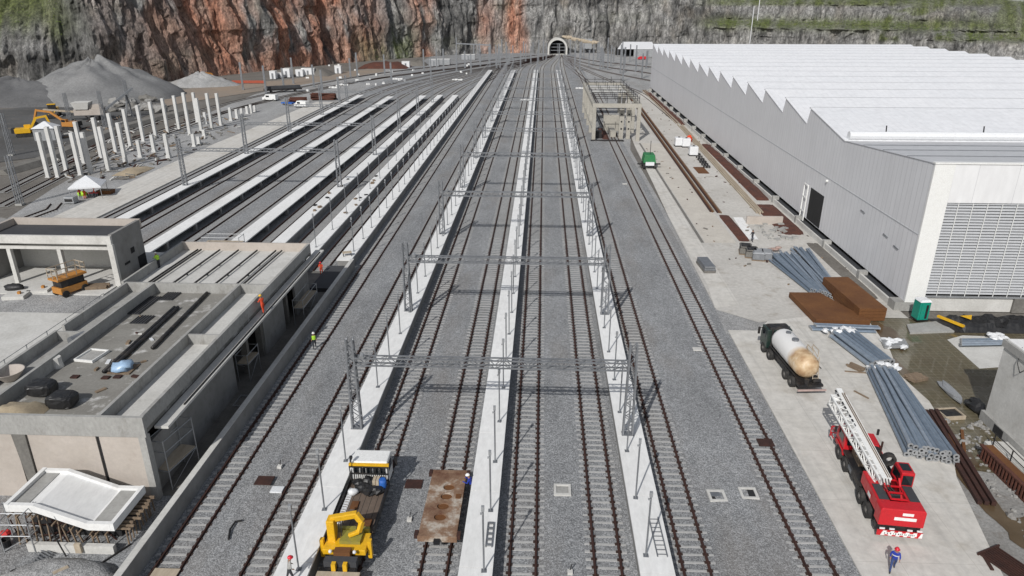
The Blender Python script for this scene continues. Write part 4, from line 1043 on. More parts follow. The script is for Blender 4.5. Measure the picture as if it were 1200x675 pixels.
# ------------------------------------------------------------------ station building at left
sb_ = thing('station_building', 'unfinished concrete station building with walled flat roofs on the left', 'building', (-26.8, 40, 0))
def part(name, boxes, m, par=sb_, bevel=0):
    b = MB()
    for q in boxes: b.box(*q)
    return b.build(name, m, par, w=True)
part('roof_slab', [(-41.3,-26.9,40.1,77.1,5.35,5.8)], M['screed'])
part('front_parapet', [(-46,-26.7,40,40.25,5.3,6.85)], M['conc'])
part('parapet', [(-27,-26.75,40.26,77,5.81,6.85)], M['conc'])
part('parapet', [(-29.95,-29.7,40.26,64.2,5.81,6.85)], M['conc'])
part('cross_wall', [(-29.69,-27.01,52.9,53.1,5.81,6.8)], M['conc'])
part('parapet', [(-38.65,-38.4,40.26,64.2,5.81,6.85)], M['conc'])
part('parapet', [(-41.45,-41.2,40.26,53.3,5.81,6.8)], M['conc'])
part('cross_wall', [(-41.19,-38.66,53.1,53.3,5.81,6.75)], M['conc'])
part('parapet', [(-41.45,-41.2,54.2,64.2,5.81,6.85)], M['conc'])
part('cross_wall', [(-41.45,-27.01,64.21,64.45,5.81,6.85)], M['conc'])
part('parapet', [(-41.95,-41.7,64.46,77,5.81,6.85)], M['conc'])
part('back_parapet', [(-41.95,-26.75,77.01,77.25,5.3,6.85)], M['beigewall'])
part('far_roof', [(-41.69,-27.01,64.46,77,5.805,5.87)], M['conc_lt'])
part('trough_floor', [(-29.69,-27.01,40.3,52.89,5.805,5.9),(-29.69,-27.01,53.11,64.2,5.805,5.88)], M['conc_lt'])
part('trough_floor', [(-41.19,-38.66,40.3,53.09,5.805,5.88),(-41.19,-38.66,53.31,64.2,5.805,5.87)], M['conc'])
for x in (-40.2,-39.8,-37.6,-35.4,-33.2,-31.0,-30.3): MB().bar((x,64.8,6.12),(x+.4,76.6,6.12), .11, .16).build('roof_beam', M['dark'], sb_, w=True)
m = MB()
for x in (-37.6,-35.4,-33.2,-31): 
    for y in (66,69,72,75): m.bar((x+.1,y,5.8),(x+.1,y,6.05), .12)
m.build('beam_foot', M['dark'], sb_, w=True)
part('ledge', [(-26.74,-25.75,41.2,79,5.25,5.45)], M['conc_lt'])
part('ledge_strip', [(-25.98,-25.9,44,78,5.46,5.56)], M['dark'])
wp = [('front_wall', (-46,-36.2,40.1,40.4,0,5.29)), ('front_wall', (-35.2,-30.35,40.1,40.4,0,5.29)), ('front_wall', (-30.1,-27.3,40.1,40.4,0,5.29))]
for n, q in wp: part(n, [q], M['beigewall'])
b = MB(); b.prismy([(-35.9,0),(-35.3,0),(-35.21,5.29),(-36.19,5.29)], 39.96, 40.3); b.build('pilaster', M['conc_dk'], sb_, w=True)
part('corner_column', [(-27.29,-26.8,40.02,40.6,0,5.29)], M['conc'])
part('joint_strip', [(-30.34,-30.11,40.2,40.5,0,5.29)], M['void'])
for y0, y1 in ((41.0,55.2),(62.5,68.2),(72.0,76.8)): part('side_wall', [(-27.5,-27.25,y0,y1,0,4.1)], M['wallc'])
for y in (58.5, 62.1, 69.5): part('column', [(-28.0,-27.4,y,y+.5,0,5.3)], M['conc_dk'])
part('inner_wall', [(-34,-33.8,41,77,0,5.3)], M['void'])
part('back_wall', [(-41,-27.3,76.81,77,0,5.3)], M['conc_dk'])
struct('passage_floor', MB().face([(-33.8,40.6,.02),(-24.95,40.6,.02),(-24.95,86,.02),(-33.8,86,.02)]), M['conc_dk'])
# raised deck at left of the roof
struct('raised_deck', MB().prism([(-41.46,40.5),(-41.46,64.3),(-42,64.5),(-42.2,77),(-75,77),(-75,40.5)], 5.2, 5.55), M['conc_lt'])
struct('gravel_strip', MB().face([(-41.5,59.5,5.56),(-41.5,64.5,5.56),(-43.9,66.4,5.56),(-62,66.4,5.56),(-62,59.5,5.56)]), M['gravel'])
rl = thing('guard_rail', 'thin wire guard rail on posts along the deck edge', 'railing', (-42.3,43,5.55)); m = MB()
for z in (.55, 1.05): m.bar((0,0,z),(0,19,z), .035)
m.build('rail', M['galv'], rl)
for k in range(8): MB().bar((0,2.6*k,0),(0,2.6*k,1.1), .05).build('post', M['galv'], rl)
# garage
gb = thing('open_garage', 'open fronted concrete garage with a dark flat roof at the left edge', 'building', (-57.3, 66.4, 5.5))
def gp(n, boxes, m):
    b = MB()
    for q in boxes: b.box(*q)
    return b.build(n, m, gb, w=True)
gp('roof', [(-57.2,-43.8,66.7,71.9,10.2,10.35)], M['asphalt'])
gp('roof_edge', [(-57.5,-43.3,66.3,66.6,10.1,10.95)], M['conc_lt'])
gp('roof_edge', [(-57.5,-43.3,71.9,72.2,10.2,11.1)], M['beigewall'])
gp('roof_edge', [(-57.5,-57.2,66.61,71.89,10.2,11.05)], M['beigewall'])
gp('side_wall', [(-43.65,-43.3,66.62,71.89,5.5,11.05)], M['wallc'])
gp('side_wall', [(-57.5,-57.2,66.8,71.89,5.5,10.19)], M['wallc'])
gp('back_wall', [(-57.19,-43.66,71.6,71.88,5.5,10.19)], M['conc_lt'])
gp('wall_joint', [(-57.19,-43.66,71.55,71.59,8.0,8.1)], M['dark'])
gp('lintel', [(-57.2,-43.66,66.5,66.8,9.45,9.75)], M['conc_lt'])
for x in (-54.4, -49.1): gp('column', [(x-.2,x+.2,66.5,66.9,5.56,9.44)], M['conc_lt'])
gp('column', [(-43.75,-43.2,66.25,66.6,5.5,10.09)], M['conc_lt'])
gp('floor', [(-57.2,-43.66,63.8,71.54,5.565,5.66)], M['conc_lt'])
for q in ((-43.29,-43.27,69.3,70.0,8.1,8.7),(-43.29,-43.27,67.8,68.8,7.3,7.55)): gp('wall_hole', [q], M['void'])
gp('side_doorway', [(-43.29,-43.27,70.3,71.8,5.6,7.4)], M['void'])

def scaffold(loc, rz, label, L=2.2, W=1.2, h=(0,2.0,4.0), plat=(2.0,), seed=0):
    t = thing('scaffold', label, 'scaffold', loc, rz); m = MB(); top = h[-1]+1.0
    for x in (0, L):
        for y in (0, W): m.cyl((x,y,0),(x,y,top),.042,5)
    for z in h[1:]+(top-.1,):
        for y in (0, W): m.cyl((0,y,z),(L,y,z),.036,5)
        for x in (0, L): m.cyl((x,0,z),(x,W,z),.036,5)
    m.cyl((0,0,.1),(L,0,h[1]),.022,5); m.cyl((L,W,.1),(0,W,h[1]),.022,5)
    m.build('frame', M['galv_lt'], t)
    for z in plat: MB().box(.05,L-.05,.05,W-.05,z+.03,z+.09).build('walkway', M['paleplank'], t)
    return t
scaffold((-26.4,41.2,0), R(80), 'galvanised scaffold tower at the near corner of the station building', 3.2, 1.3, (0,1.6,3.2), (1.6,))
scaffold((-26.8,57,0), R(88), 'shaded scaffold under the station ledge', 2.4, 1.1, (0,1.8), (1.8,))
scaffold((-25.6,69.5,0), R(90), 'scaffold with a long board at the far end of the station', 5, 1.1, (0,2.0), (2.0,))
scaffold((-34.2,34.6,0), R(2), 'scaffold frame left of the sloping concrete slab', 2.0, 1.0, (0,1.3,2.2), ())
scaffold((-40.2,78.6,0.0), R(0), 'scaffold bristling behind the far parapet of the station', 4.5, 1.5, (0,3.0,6.0), (6.0,))
t = thing('steel_tray', 'thin empty steel frame on the shaded passage floor', 'frame', (-26.0,53.5,.05)); m = MB()
for q in ((-.7,.7,-.9,-.8,0,.1),(-.7,.7,.8,.9,0,.1),(-.7,-.62,-.8,.8,0,.1),(.62,.7,-.8,.8,0,.1)): m.box(*q)
m.build('tray_frame', M['galv_lt'], t)

# things left on the station roof
def roofpt(x, y): return at(x, y, 5.82)
for i, (a, b, lb) in enumerate([((122,438),(205,362),'left one of three long black pipes on the station roof'),((128,437),(209,362),'middle one of three long black pipes on the station roof'),((179,410),(243,345),'right one of three long black pipes, lying apart from the pair')]):
    p, q = roofpt(*a), roofpt(*b); p.z = q.z = 6.0; o = MB().cyl((0,0,0), q-p, .16, 8).build('black_pipe', M['dark'], smooth=True); o.location = p; tag(o, lb, 'pipe')
for (x, y, sx, sy, lb) in [(168,358,.75,2.1,'longest dark slatted panel lying on the station roof'),(200,347,.7,1.1,'dark slatted panel farthest back on the station roof'),(167,375,.75,.85,'short dark slatted panel on the station roof')]:
    t = thing('slatted_panel', lb, 'panel', roofpt(x,y), 0); MB().box(-sx,sx,-sy,sy,.02,.07).build('sheet', M['asphalt'], t); m = MB()
    for k in range(6): m.box(-sx+.1+(2*sx-.2)*k/5-.03,-sx+.1+(2*sx-.2)*k/5+.03,-sy,sy,.071,.12)
    m.build('slats', M['dark'], t)
for (x, y, lb, s) in [(51,458,'black bulk bag farther from the front parapet',1),(75,472,'black bulk bag beside the sand heap, nearer the front',2)]:
    t = thing('bulk_bag', lb, 'bag', roofpt(x,y+3)); m = MB(); m.sph((0,0,0),1,24,14)
    pw = lambda q: math.copysign(abs(q)**.5, q)
    m.v = [((.95+.12*noise.noise(Vector((a_*3, b_*3, c_*2+s))))*pw(a_), (.75+.12*noise.noise(Vector((a_*3, b_*3+5, c_*2+s))))*pw(b_), .5+.5*pw(c_)*(1+.22*noise.noise(Vector((a_*4, b_*4, s))))) for a_, b_, c_ in m.v]
    m.build('bag', M['blackfilm'], t)
o = mound('sand_heap', 'heap of pale sand against the front parapet of the station roof', 'heap', -38.2, -35.0, 40.4, 43.0, .95, M['sand']); o.location.z = 5.82
t = thing('round_basin', 'round shallow pinkish basin on the left roof trough', 'basin', roofpt(13,446)+Vector((0,0,.1))); MB().lathe((0,0,0), [(.5,0),(1.1,.75),(1.15,.8),(1.0,.75),(.45,.15),(0,.12)], 18).build('bowl', M['beigewall'], t, smooth=True)
t = thing('concrete_bucket', 'small pale concrete stub with a stepped base on the roof', 'stub', roofpt(68,430)); MB().lathe((0,0,0), [(.45,0),(.38,.5),(.38,.9),(0,.9)], 10).build('stub', M['conc_lt'], t)
t = thing('mortar_tray', 'white rimmed rectangular mortar tray on the station roof', 'tray', roofpt(108,418), R(-8)); m = MB()
for q in ((-.85,.85,-1.0,-.9,0,.22),(-.85,.85,.9,1.0,0,.22),(-.85,-.76,-.9,.9,0,.22),(.76,.85,-.9,.9,0,.22)): m.box(*q)
m.build('rim', M['white'], t); MB().box(-.76,.76,-.9,.9,.02,.09).build('mortar', M['conc'], t)
t = thing('covered_pallet', 'light blue plastic bundle on a pallet at the end of the black pipes', 'bundle', roofpt(145,433)); m = MB(); m.sph((0,0,.32),(.85,.75,.4),12,7,.45,-.6,seed=4); m.build('blue_film', paint('pale blue film', (.33,.48,.66), .35), t, smooth=True); MB().box(-.9,.9,-.8,.8,0,.09).build('pallet', M['timber'], t)
t = thing('pump', 'grey pump with hoses beside the left inner parapet of the roof', 'pump', roofpt(92,404)); m = MB(); m.cyl((-.2,-.6,.6),(.3,.7,.6),.38,10); m.box(-.5,.4,-.4,.4,0,.3); m.build('body', M['galv'], t); MB().tube([Vector((-.3,-.6,.4)),Vector((-.5,-1.2,.15)),Vector((.1,-1.8,.1))],.1,6).build('hose', M['dark'], t)
for i, (x, y) in enumerate([(88,442),(124,443),(138,442)]):
    o = MB().box(-.28,.28,-.22,.22,0,.1).build('roof_outlet', M['rail']); o.location = roofpt(x,y); tag(o, ['lone dark roof outlet near the bulk bags','left of two rusty roof outlets by the blue bundle','right of two rusty roof outlets by the blue bundle'][i], 'outlet')
for (x, y, lb, mm_) in [(20,348,'pale concrete block left of the orange lift','conc_lt'),(48,341,'pale concrete slab close behind the orange lift','conc_lt')]:
    t = thing('concrete_block', lb, 'block', at(x,y,5.57), R(10)); MB().box(-1,1,-.8,.8,.0,.35).build('slab', M[mm_], t); MB().box(.2,.45,-.2,.1,.36,.6).build('lifting_eye', M['orange'], t)
t = thing('black_bag', 'black bag lying on the deck in front of the garage', 'bag', at(17,340,5.57)); MB().sph((0,0,.3),(1.1,.5,.4),10,6,.4).build('bag', M['blackfilm'], t, smooth=True)
planks('plank_stack', 'jumbled timber pile at the foot of the garage side wall', at(115,338,5.57), R(10), 5, 2.2, .2, 'timber', 4)
for k in range(22):
    p = roofpt(U(60,190), U(365,465))
    if not (-38 < p.x < -30.3 and 41.5 < p.y < 63.5): continue
    s = U(.1,.4); o = MB().box(-s,s,-s*.4,s*.4,0,U(.03,.15)).build('roof_scrap', M[rnd.choice(['timber','conc_lt','film','rail'])]); o.location = (p.x,p.y,5.81); o.rotation_euler = (0,0,U(0,3)); tag(o, 'small offcut or scrap lying loose on the dark station roof', 'scrap', 'scraps on the station roof')
# scissor lift
sl = thing('scissor_lift', 'orange scissor lift with a railed platform in front of the garage', 'lift', at(84,343,5.57), R(-24))
MB().box(-.75,.75,-1.4,1.4,.35,1.0).build('chassis', M['orange'], sl, bevel=.05); MB().box(-.65,.65,-1.2,1.2,1.01,1.75).build('scissor_stack', M['dark'], sl)
MB().box(-.8,.8,-1.5,1.5,1.76,1.95).build('platform', M['orange'], sl)
m = MB()
for z in (2.4, 2.95):
    for y in (-1.45, 1.45): m.bar((-.75,y,z),(.75,y,z), .06)
    for x in (-.75, .75): m.bar((x,-1.45,z),(x,1.45,z), .06)
for x in (-.75, 0, .75):
    for y in (-1.45,-.5,.5,1.45):
        if x or abs(y) > 1: m.bar((x,y,1.95),(x,y,2.95), .06)
m.build('guard_rail', M['paleplank'], sl)
for x in (-.7,.7):
    for y in (-1,1): MB().cyl((x-.13,y,.36),(x+.13,y,.36),.36,12).build('wheel', M['tyre'], sl)

# sloping concrete slab with its formwork
def P3(x, y, Y): return atY(x, y, Y)
tl = thing('ramp_slab', 'new white concrete ramp slab with upstand edges on timber formwork', 'slab', (-34.5,35.5,0))
A = -34.7; Bx = -26.9; yf, yb_ = 35.45, 38.75
zp = [(-33.5,3.08),(-31.9,3.08),(-28.7,1.78),(-27.22,1.78)]
def strip(off, yA, yB, th): return [(x, z+off) for x, z in zp] + [(x, z+off-th) for x, z in zp[::-1]]
MB().prismy(strip(0, 0, 0, .3), yf, yb_).build('slab', M['deck'], tl, w=True)
MB().prismy(strip(.24, 0, 0, .54), yf-.28, yf-.003).build('edge_upstand', M['deck'], tl, w=True)
MB().prismy(strip(.24, 0, 0, .54), yb_+.003, yb_+.28).build('edge_upstand', M['deck'], tl, w=True)
MB().box(-27.21,-26.95,yf-.28,yb_+.28,1.48,2.06).build('end_upstand', M['deck'], tl, w=True); MB().box(-33.78,-33.51,yf-.28,yb_+.28,2.78,3.36).build('end_upstand', M['deck'], tl, w=True)
MB().box(-28.5,-27.22,yf+.01,yb_-.01,1.785,1.83).build('grey_landing', M['conc'], tl, w=True); MB().box(-33.5,-32.5,yf+.01,yb_-.01,3.085,3.13).build('grey_landing', M['conc'], tl, w=True)  # flat ends of the slab in a greyer concrete
m = MB()
for k in range(10):
    y = yf+.1+.36*k+U(-.06,.06); m.box(-27.4,-26.2+U(-.25,.15),y,y+.12,1.2+U(-.1,.05),1.34); m.bar((-26.5,y,1.2),(-26.5,y+U(-.1,.1),.1), .07)
for k in range(12):
    x = -33.6+.55*k+U(-.15,.15); h_ = 1.2+max(0,min(1.3,(-28.7-x)*.4)); m.bar((x,yf-.2,.1),(x+U(-.4,.4),yf-.2,h_), .08); m.bar((x,yf-.35-U(0,.3),h_),(x,yf+.3,h_), .09)
m.build('formwork', M['timber'], tl, w=True)
MB().box(-33.4,-27.4,yf+.9,yb_,.02,1.15).build('painted_shade_fill', M['void'], tl, w=True)  # dark block painted as the shade behind the formwork props
m = MB()
for k in range(26): m.bar((U(-34.5,-27),yf+U(.1,3),0),(U(-34.5,-27),yf+U(.1,3),U(1,1.6)), .07)
m.build('props', M['rail'], tl, w=True)
gbm = thing('ground_beam', 'pale concrete ground beam in front of the ramp formwork', 'beam', (-32.7,35.1,0)); MB().box(-32.7,-27.0,34.7,35.0,0,.62).build('beam', M['conc_lt'], gbm, w=True); MB().box(-29.4,-29.0,34.5,34.69,.2,.9).build('board', M['paleplank'], gbm, w=True)
bar_thing('steel_bar', 'tall thin dark bar leaning on the ramp formwork', 'bar', (-30.0,34.4,0), (-30.9,34.6,3.0), .06, .06, M['dark'])
bar_thing('steel_bar', 'dark bar lying on the ground at the ramp corner', 'bar', (-27.4,33.8,.08), (-26.4,35.6,.08), .09, .09, M['dark'])
for k in range(12): bar_thing('rebar_bundle', 'bent rebar piece in the pile at the lower left corner', 'rebar', at(28+2.4*k, 668-3.0*k, .12+.02*(k % 3)), at(40+2.4*k, 676-3.2*k+U(-2,2), .2), .06, .06, M['galv'], 'bent rebar pieces lower left')
t = thing('bucket', 'black bucket with a red rag at the lower left edge', 'bucket', at(8,640)); MB().lathe((0,0,0), [(.25,0),(.32,.55),(.27,.55),(.22,.1),(0,.1)], 12).build('pail', M['dark'], t); MB().sph((-.35,.6,.5),(.35,.3,.25),8,5,.4).build('rag', M['redcloth'], t)
t = thing('heap', 'curved bank of grey gravel at the bottom left corner', 'heap', at(65,678)); m = MB(); m.sph((0,0,0),(3.4,1.7,.45),18,7,.3,0); m.build('gravel_bank', M['gravel'], t, smooth=True)
bar_thing('board', 'pale board lying on the gravel at the lower left', 'board', at(62,672,.45), at(80,664,.4), .3, .06, M['paleplank'])

# ------------------------------------------------------------------ vehicles
def wheel(par, x, y, r, w, side):
    o = MB().ring((x-w/2,y,r),(x+w/2,y,r), r, r*.55, 18).build('wheel', M['tyre'], par)
    b = MB().cyl((x-w*.32,y,r),(x+w*.32,y,r), r*.56, 14); b.cyl((x+side*w*.32,y,r),(x+side*w*.5,y,r), r*.25, 10); b.build('rim', M['hub'], o)
# red crane truck
ct = thing('crane_truck', 'red crane truck with a white lattice boom stowed over its cab', 'crane truck', (24.25,43.2,.10), R(-6))
MB().box(-1.05,1.05,-5.0,5.0,.62,1.15).build('chassis', M['dark'], ct, bevel=.03)
MB().frust(-1.38,1.38,-1.3,4.9,1.16,1.32,.0,.0).build('deck_plate', M['dark'], ct)
for y in (3.75, 2.15, -1.55, -3.05):
    for s in (-1, 1): wheel(ct, s*1.24, y, .58, .42, s)
b = MB(); b.prismy([(-1.4,1.12),(1.4,1.12),(1.4,2.3),(1.3,2.45),(-1.3,2.45),(-1.4,2.3)], -5.2, -4.3); b.build('counterweight', M['red'], ct, bevel=.06)
for s in (-1, 1):
    b = MB(); x0, x1 = (-1.36,-.55) if s < 0 else (.55,1.36); b.box(x0,x1,-4.29,-1.1,1.45,2.4); b.build('engine_cover', M['red'], ct, bevel=.06)
    MB().box(x0+.14,x1-.06,-4.2,-2.6,2.405,2.45).build('top_panel', M['asphalt'], ct)
MB().box(-.54,.54,-4.29,-1.1,1.35,1.7).build('turntable', M['dark'], ct)
m = MB()
for x in (-.5, .5): m.bar((x,-4.2,2.5),(x,-1.6,2.5), .1); m.bar((x,-3.6,1.7),(x,-2.4,2.9), .12)
for y in (-4.2,-3.5,-2.8,-2.1): m.bar((-.5,y,2.5),(.5,y,2.5), .1)
m.build('winch_frame', M['red'], ct); MB().cyl((-.42,-3.1,2.0),(.42,-3.1,2.0),.3,12).build('winch_drum', M['dark'], ct)
b = MB(); b.prismx([(-2.4,1.35),(-.75,1.35),(-.75,2.6),(-1.1,3.35),(-2.4,3.35)], .62, 1.48); b.build('operator_cab', M['red'], ct, bevel=.05)
MB().box(.72,1.38,-2.43,-2.405,2.35,3.15).build('rear_window', M['glass'], ct); MB().box(.75,1.35,-2.1,-1.3,3.355,3.38).build('roof_window', M['glass'], ct); MB().box(1.481,1.50,-2.2,-1.1,2.3,3.1).build('side_window', M['glass'], ct); MB().box(.60,.618,-2.2,-1.1,2.3,3.1).build('side_window', M['glass'], ct)
b = MB(); b.prismx([(3.0,.75),(5.0,.75),(5.0,1.7),(4.75,2.55),(3.0,2.55)], -1.38, -.1); b.build('driver_cab', M['red'], ct, bevel=.06)
MB().box(-1.40,-1.383,3.35,4.4,1.7,2.35).build('side_window', M['glass'], ct); MB().box(-1.2,-.3,2.975,2.995,1.7,2.35).build('rear_window', M['glass'], ct)
MB().add([(-1.3,5.02,1.72),(-.2,5.02,1.72),(-.2,4.79,2.48),(-1.3,4.79,2.48)], [(0,1,2,3)]).build('windscreen', M['glass'], ct)
MB().box(0,1.3,3.2,4.9,1.33,1.75).build('engine_box', M['red'], ct, bevel=.05); MB().cyl((.6,2.3,1.33),(.6,2.3,2.1),.3,10).build('air_filter', M['dark'], ct)
MB().box(-.9,.3,.9,2.6,1.33,1.7).build('tool_box', M['timber'], ct)
MB().box(-1.35,1.35,.2,.75,.6,1.12).build('outrigger_box', M['dark'], ct); MB().box(-1.38,1.38,-4.9,-4.5,.5,.98).build('outrigger_box', M['dark'], ct)
for s in (-1, 1): m = MB(); m.box(s*1.25-.22,s*1.25+.22,3.0,4.5,1.17,1.26); m.build('mudguard', M['red'], ct)
m = MB()
for z in (.9, 1.5): m.bar((-1.5,5.9,z),(-.3,5.9,z), .07); m.bar((-1.5,5.9,z),(-1.5,5.1,z), .07); m.bar((-.3,5.9,z),(-.3,5.1,z), .07)
for x in (-1.5,-.9,-.3): m.bar((x,5.9,.6),(x,5.9,1.5), .07)
m.build('front_rack', M['red'], ct)
MB().box(-1.35,1.35,5.01,5.25,.55,.95).build('front_bumper', M['dark'], ct)
# striped tail board, plates
m = MB(); n = 12
for k in range(n):
    x0 = -1.4+2.8*k/n; m.add([(x0,-5.32,.42),(x0+2.8/n,-5.32,.42),(min(1.4,x0+2.8/n+.14),-5.32,.80),(min(1.4,x0+.14),-5.32,.80)], [(0,1,2,3)], k % 2)
m.box(-1.4,1.4,-5.315,-5.25,.40,.82,0); m.build('striped_tail_board', [M['red'], M['white']], ct)
MB().box(-1.05,1.05,-5.335,-5.325,.52,.70).build('number_strip', M['white'], ct)
tc = MB()
rr = random.Random(5); x = -.95
while x < .95:
    w_ = rr.uniform(.03,.07); tc.box(x,x+w_,-5.342,-5.337,.56,.66); x += w_+rr.uniform(.04,.14)
tc.build('lettering', M['dark'], ct)
MB().box(-.05,.62,-5.225,-5.205,2.0,2.2).build('maker_plate', M['white'], ct); MB().box(-.5,.85,-5.225,-5.205,1.62,1.85).build('maker_plate', M['white'], ct)
m = MB()
for x in (-1.1,-.5,.6,1.2): m.box(x-.16,x+.16,-5.27,-5.21,.85,.96)
m.build('tail_lamp', M['film'], ct)
MB().box(-1.435,-1.425,-3.3,-2.8,1.7,2.0).build('side_plate', M['white'], ct)
Mi = ROOT[ct].inverted()
p0, p1 = Mi @ at(1036,566,2.75), Mi @ at(981,468,3.9)
def boom(p, q, w0, w1, h0, h1, n):
    m = MB(); p, q = Vector(p), Vector(q); d = (q-p).normalized(); a = d.cross(Vector((0,0,1))).normalized(); b = a.cross(d)
    def c(t, i, j): k = p+(q-p)*t; return k + a*(i*(w0+(w1-w0)*t)/2) + b*(j*(h0+(h1-h0)*t)/2)
    for i in (-1,1):
        for j in (-1,1): m.bar(c(0,i,j), c(1,i,j), .11)
    for k in range(n):
        t0, t1 = k/n, (k+1)/n; s = 1 if k % 2 else -1
        for j in (-1,1): m.bar(c(t0,-s,j), c(t1,s,j), .07); m.bar(c(t1,-1,j), c(t1,1,j), .06)
        for i in (-1,1): m.bar(c(t0,i,-s), c(t1,i,s), .07); m.bar(c(t1,i,-1), c(t1,i,1), .06)
    return m
bo = boom(p0, p1, .75, 1.1, .7, .85, 13); bo.build('lattice_boom', M['white'], ct)
dv = (p1-p0).normalized(); av = dv.cross(Vector((0,0,1))).normalized()
m = MB(); m.bar(p0+av*.1+Vector((0,0,.1)), p0+dv*6.6+av*.14+Vector((0,0,.12)), .6, .66); m.bar(p0+dv*6.6+av*.26+Vector((0,0,.2)), p0+dv*9.8+av*.3+Vector((0,0,.24)), .42, .5); m.build('inner_boom', M['white'], ct)
m = MB()
for k in (.18,.32): m.bar(p0+av*k+Vector((0,0,.45)), p1+av*(k+.1)+Vector((0,0,.6)), .05)
m.build('boom_stay', M['timber'], ct)
for k in range(9):
    q = p0+dv*(5.2+.5*k)+Vector((0,0,.60))-av*.12; MB().bar(q-dv*.14, q+dv*.14, .12 if k % 3 else .05, .03).build('boom_letter', M['dark'], ct)
m = MB(); m.cyl(p1-av*.4, p1+av*.4, .3, 12); m.build('boom_sheave', M['white'], ct); MB().cyl(p1+av*.55-dv*.3, p1+av*.55-dv*.3+Vector((0,0,-.5)), .16, 8).build('hook_block', M['dark'], ct)

for k in range(3): MB().tube([p0+av*(-.2+.2*k)+Vector((0,0,.4)), p0+av*(-.2+.2*k)-dv*.5+Vector((0,0,.1)), Vector((-.2+.2*k,-3.4,2.3))], .03, 5).build('hoist_cable', M['dark'], ct)
MB().cyl((-1.05,.95,.75),(-1.05,1.9,.75),.3,12).build('fuel_tank', M['galv'], ct); MB().cyl((1.05,.95,.75),(1.05,1.9,.75),.3,12).build('air_tank', M['galv'], ct)
MB().box(-1.34,1.34,-1.05,.15,.75,1.15).build('side_locker', M['dark'], ct); MB().cyl((1.1,2.6,1.33),(1.1,2.6,2.5),.08,8).build('exhaust_stack', M['rail'], ct)
for s in (-1,1): MB().box(s*1.55-.08,s*1.55+.08,4.75,4.85,1.7,2.2).build('mirror', M['dark'], ct)
MB().ring((1.25,1.2,1.85),(1.25,1.55,1.85),.5,.28,16).build('spare_wheel', M['tyre'], ct)

# tanker truck
tk = thing('tanker_truck', 'dark green tanker truck with a white tank rusted at the rear', 'tanker truck', (24.0,61.6,.10), R(4.5))
MB().box(-.95,.95,-4.3,3.2,.65,1.05).build('chassis', M['dark'], tk)
m = MB(); m.prismx([(2.75,.8),(4.5,.8),(4.5,1.9),(4.25,2.75),(2.75,2.75)], -1.22, 1.22); m.build('cab', paint('dark green cab paint', (.012,.03,.025), .35, 0, .2, .2), tk, bevel=.07)
MB().add([(-1.1,4.52,1.85),(1.1,4.52,1.85),(1.05,4.30,2.62),(-1.05,4.30,2.62)], [(0,1,2,3)]).build('windscreen', M['glass'], tk)
MB().box(-1.24,-1.224,3.2,4.1,1.8,2.5).build('side_window', M['glass'], tk)
for s in (-1,1): MB().box(s*1.5-.1,s*1.5+.1,4.2,4.35,1.7,2.4).build('mirror', M['dark'], tk); MB().box(min(s*1.4,s*1.22),max(s*1.4,s*1.22),4.25,4.31,2.3,2.36).build('mirror_arm', M['dark'], tk)
MB().cyl((-.8,2.6,1.05),(-.8,2.6,3.0),.1,8).build('exhaust_stack', M['dark'], tk); MB().frust(-1.0,1.0,2.85,4.1,2.755,2.95,.1,.2).build('roof_fairing', M['dark'], tk)
def tank_mat():
    m_, nt, b = nodes('tank white with rust'); tc_ = N(nt, 'ShaderNodeTexCoord'); sp = N(nt, 'ShaderNodeSeparateXYZ'); nt.links.new(tc_.outputs['Object'], sp.inputs[0])
    ns = N(nt, 'ShaderNodeTexNoise', _Scale=1.4, _Detail=6.0); nt.links.new(tc_.outputs['Object'], ns.inputs['Vector'])
    ma = N(nt, 'ShaderNodeMath', operation='MULTIPLY_ADD'); nt.links.new(ns.outputs['Fac'], ma.inputs[0]); ma.inputs[1].default_value = -.9; nt.links.new(sp.outputs[1], ma.inputs[2])
    r = ramp(nt, ma.outputs[0], [(0,(0,0,0)),(1,(1,1,1))]); mr = N(nt, 'ShaderNodeMapRange'); nt.links.new(ma.outputs[0], mr.inputs[0]); mr.inputs[1].default_value = -2.9; mr.inputs[2].default_value = -2.2; mr.inputs[3].default_value = 1; mr.inputs[4].default_value = 0
    nt.nodes.remove(r)
    ru = ramp(nt, ns.outputs['Fac'], [(.35,(.38,.24,.13)),(.55,(.56,.41,.25)),(.72,(.66,.56,.43))]).outputs[0]
    nt.links.new(mixc(nt, (.74,.73,.71), ru, mr.outputs[0]), b.inputs['Base Color']); b.inputs['Roughness'].default_value = .5; return m_
m = MB(); prof_t = [(-4.35,.0),(-4.3,.55),(-4.1,.9),(-3.7,1.1),(-3.2,1.15),(1.8,1.15),(2.15,1.05),(2.4,.7),(2.45,0)]
n = 20; pts = [(r*math.cos(2*math.pi*i/n)*1.0, y, 2.15+r*math.sin(2*math.pi*i/n)) for y, r in prof_t for i in range(n)]
m.add(pts, [(j*n+(i+1) % n, j*n+i, (j+1)*n+i, (j+1)*n+(i+1) % n) for j in range(len(prof_t)-1) for i in range(n)]); m.build('tank', tank_mat(), tk, smooth=True)
m = MB(); m.cyl((0,-.6,3.28),(0,-.6,3.45),.32,12); m.cyl((0,1,3.28),(0,1,3.4),.25,12); m.build('hatch', M['galv'], tk)
m = MB()
for s in (.35,.85): m.bar((s,-3.6,3.1),(s,-2.2,3.45), .05); m.bar((s,-3.6,3.1),(s,-3.6,3.75), .05); m.bar((s,-2.4,3.1),(s,-2.4,3.75), .05); m.bar((s,-3.6,3.75),(s,-2.4,3.75), .05); m.bar((s,-4.4,.9),(s,-3.9,3.2), .05)
for k in range(7): m.bar((.35,-4.42+.08*k,1.0+.33*k),(.85,-4.42+.08*k,1.0+.33*k), .04)
m.build('ladder', M['paleplank'], tk)
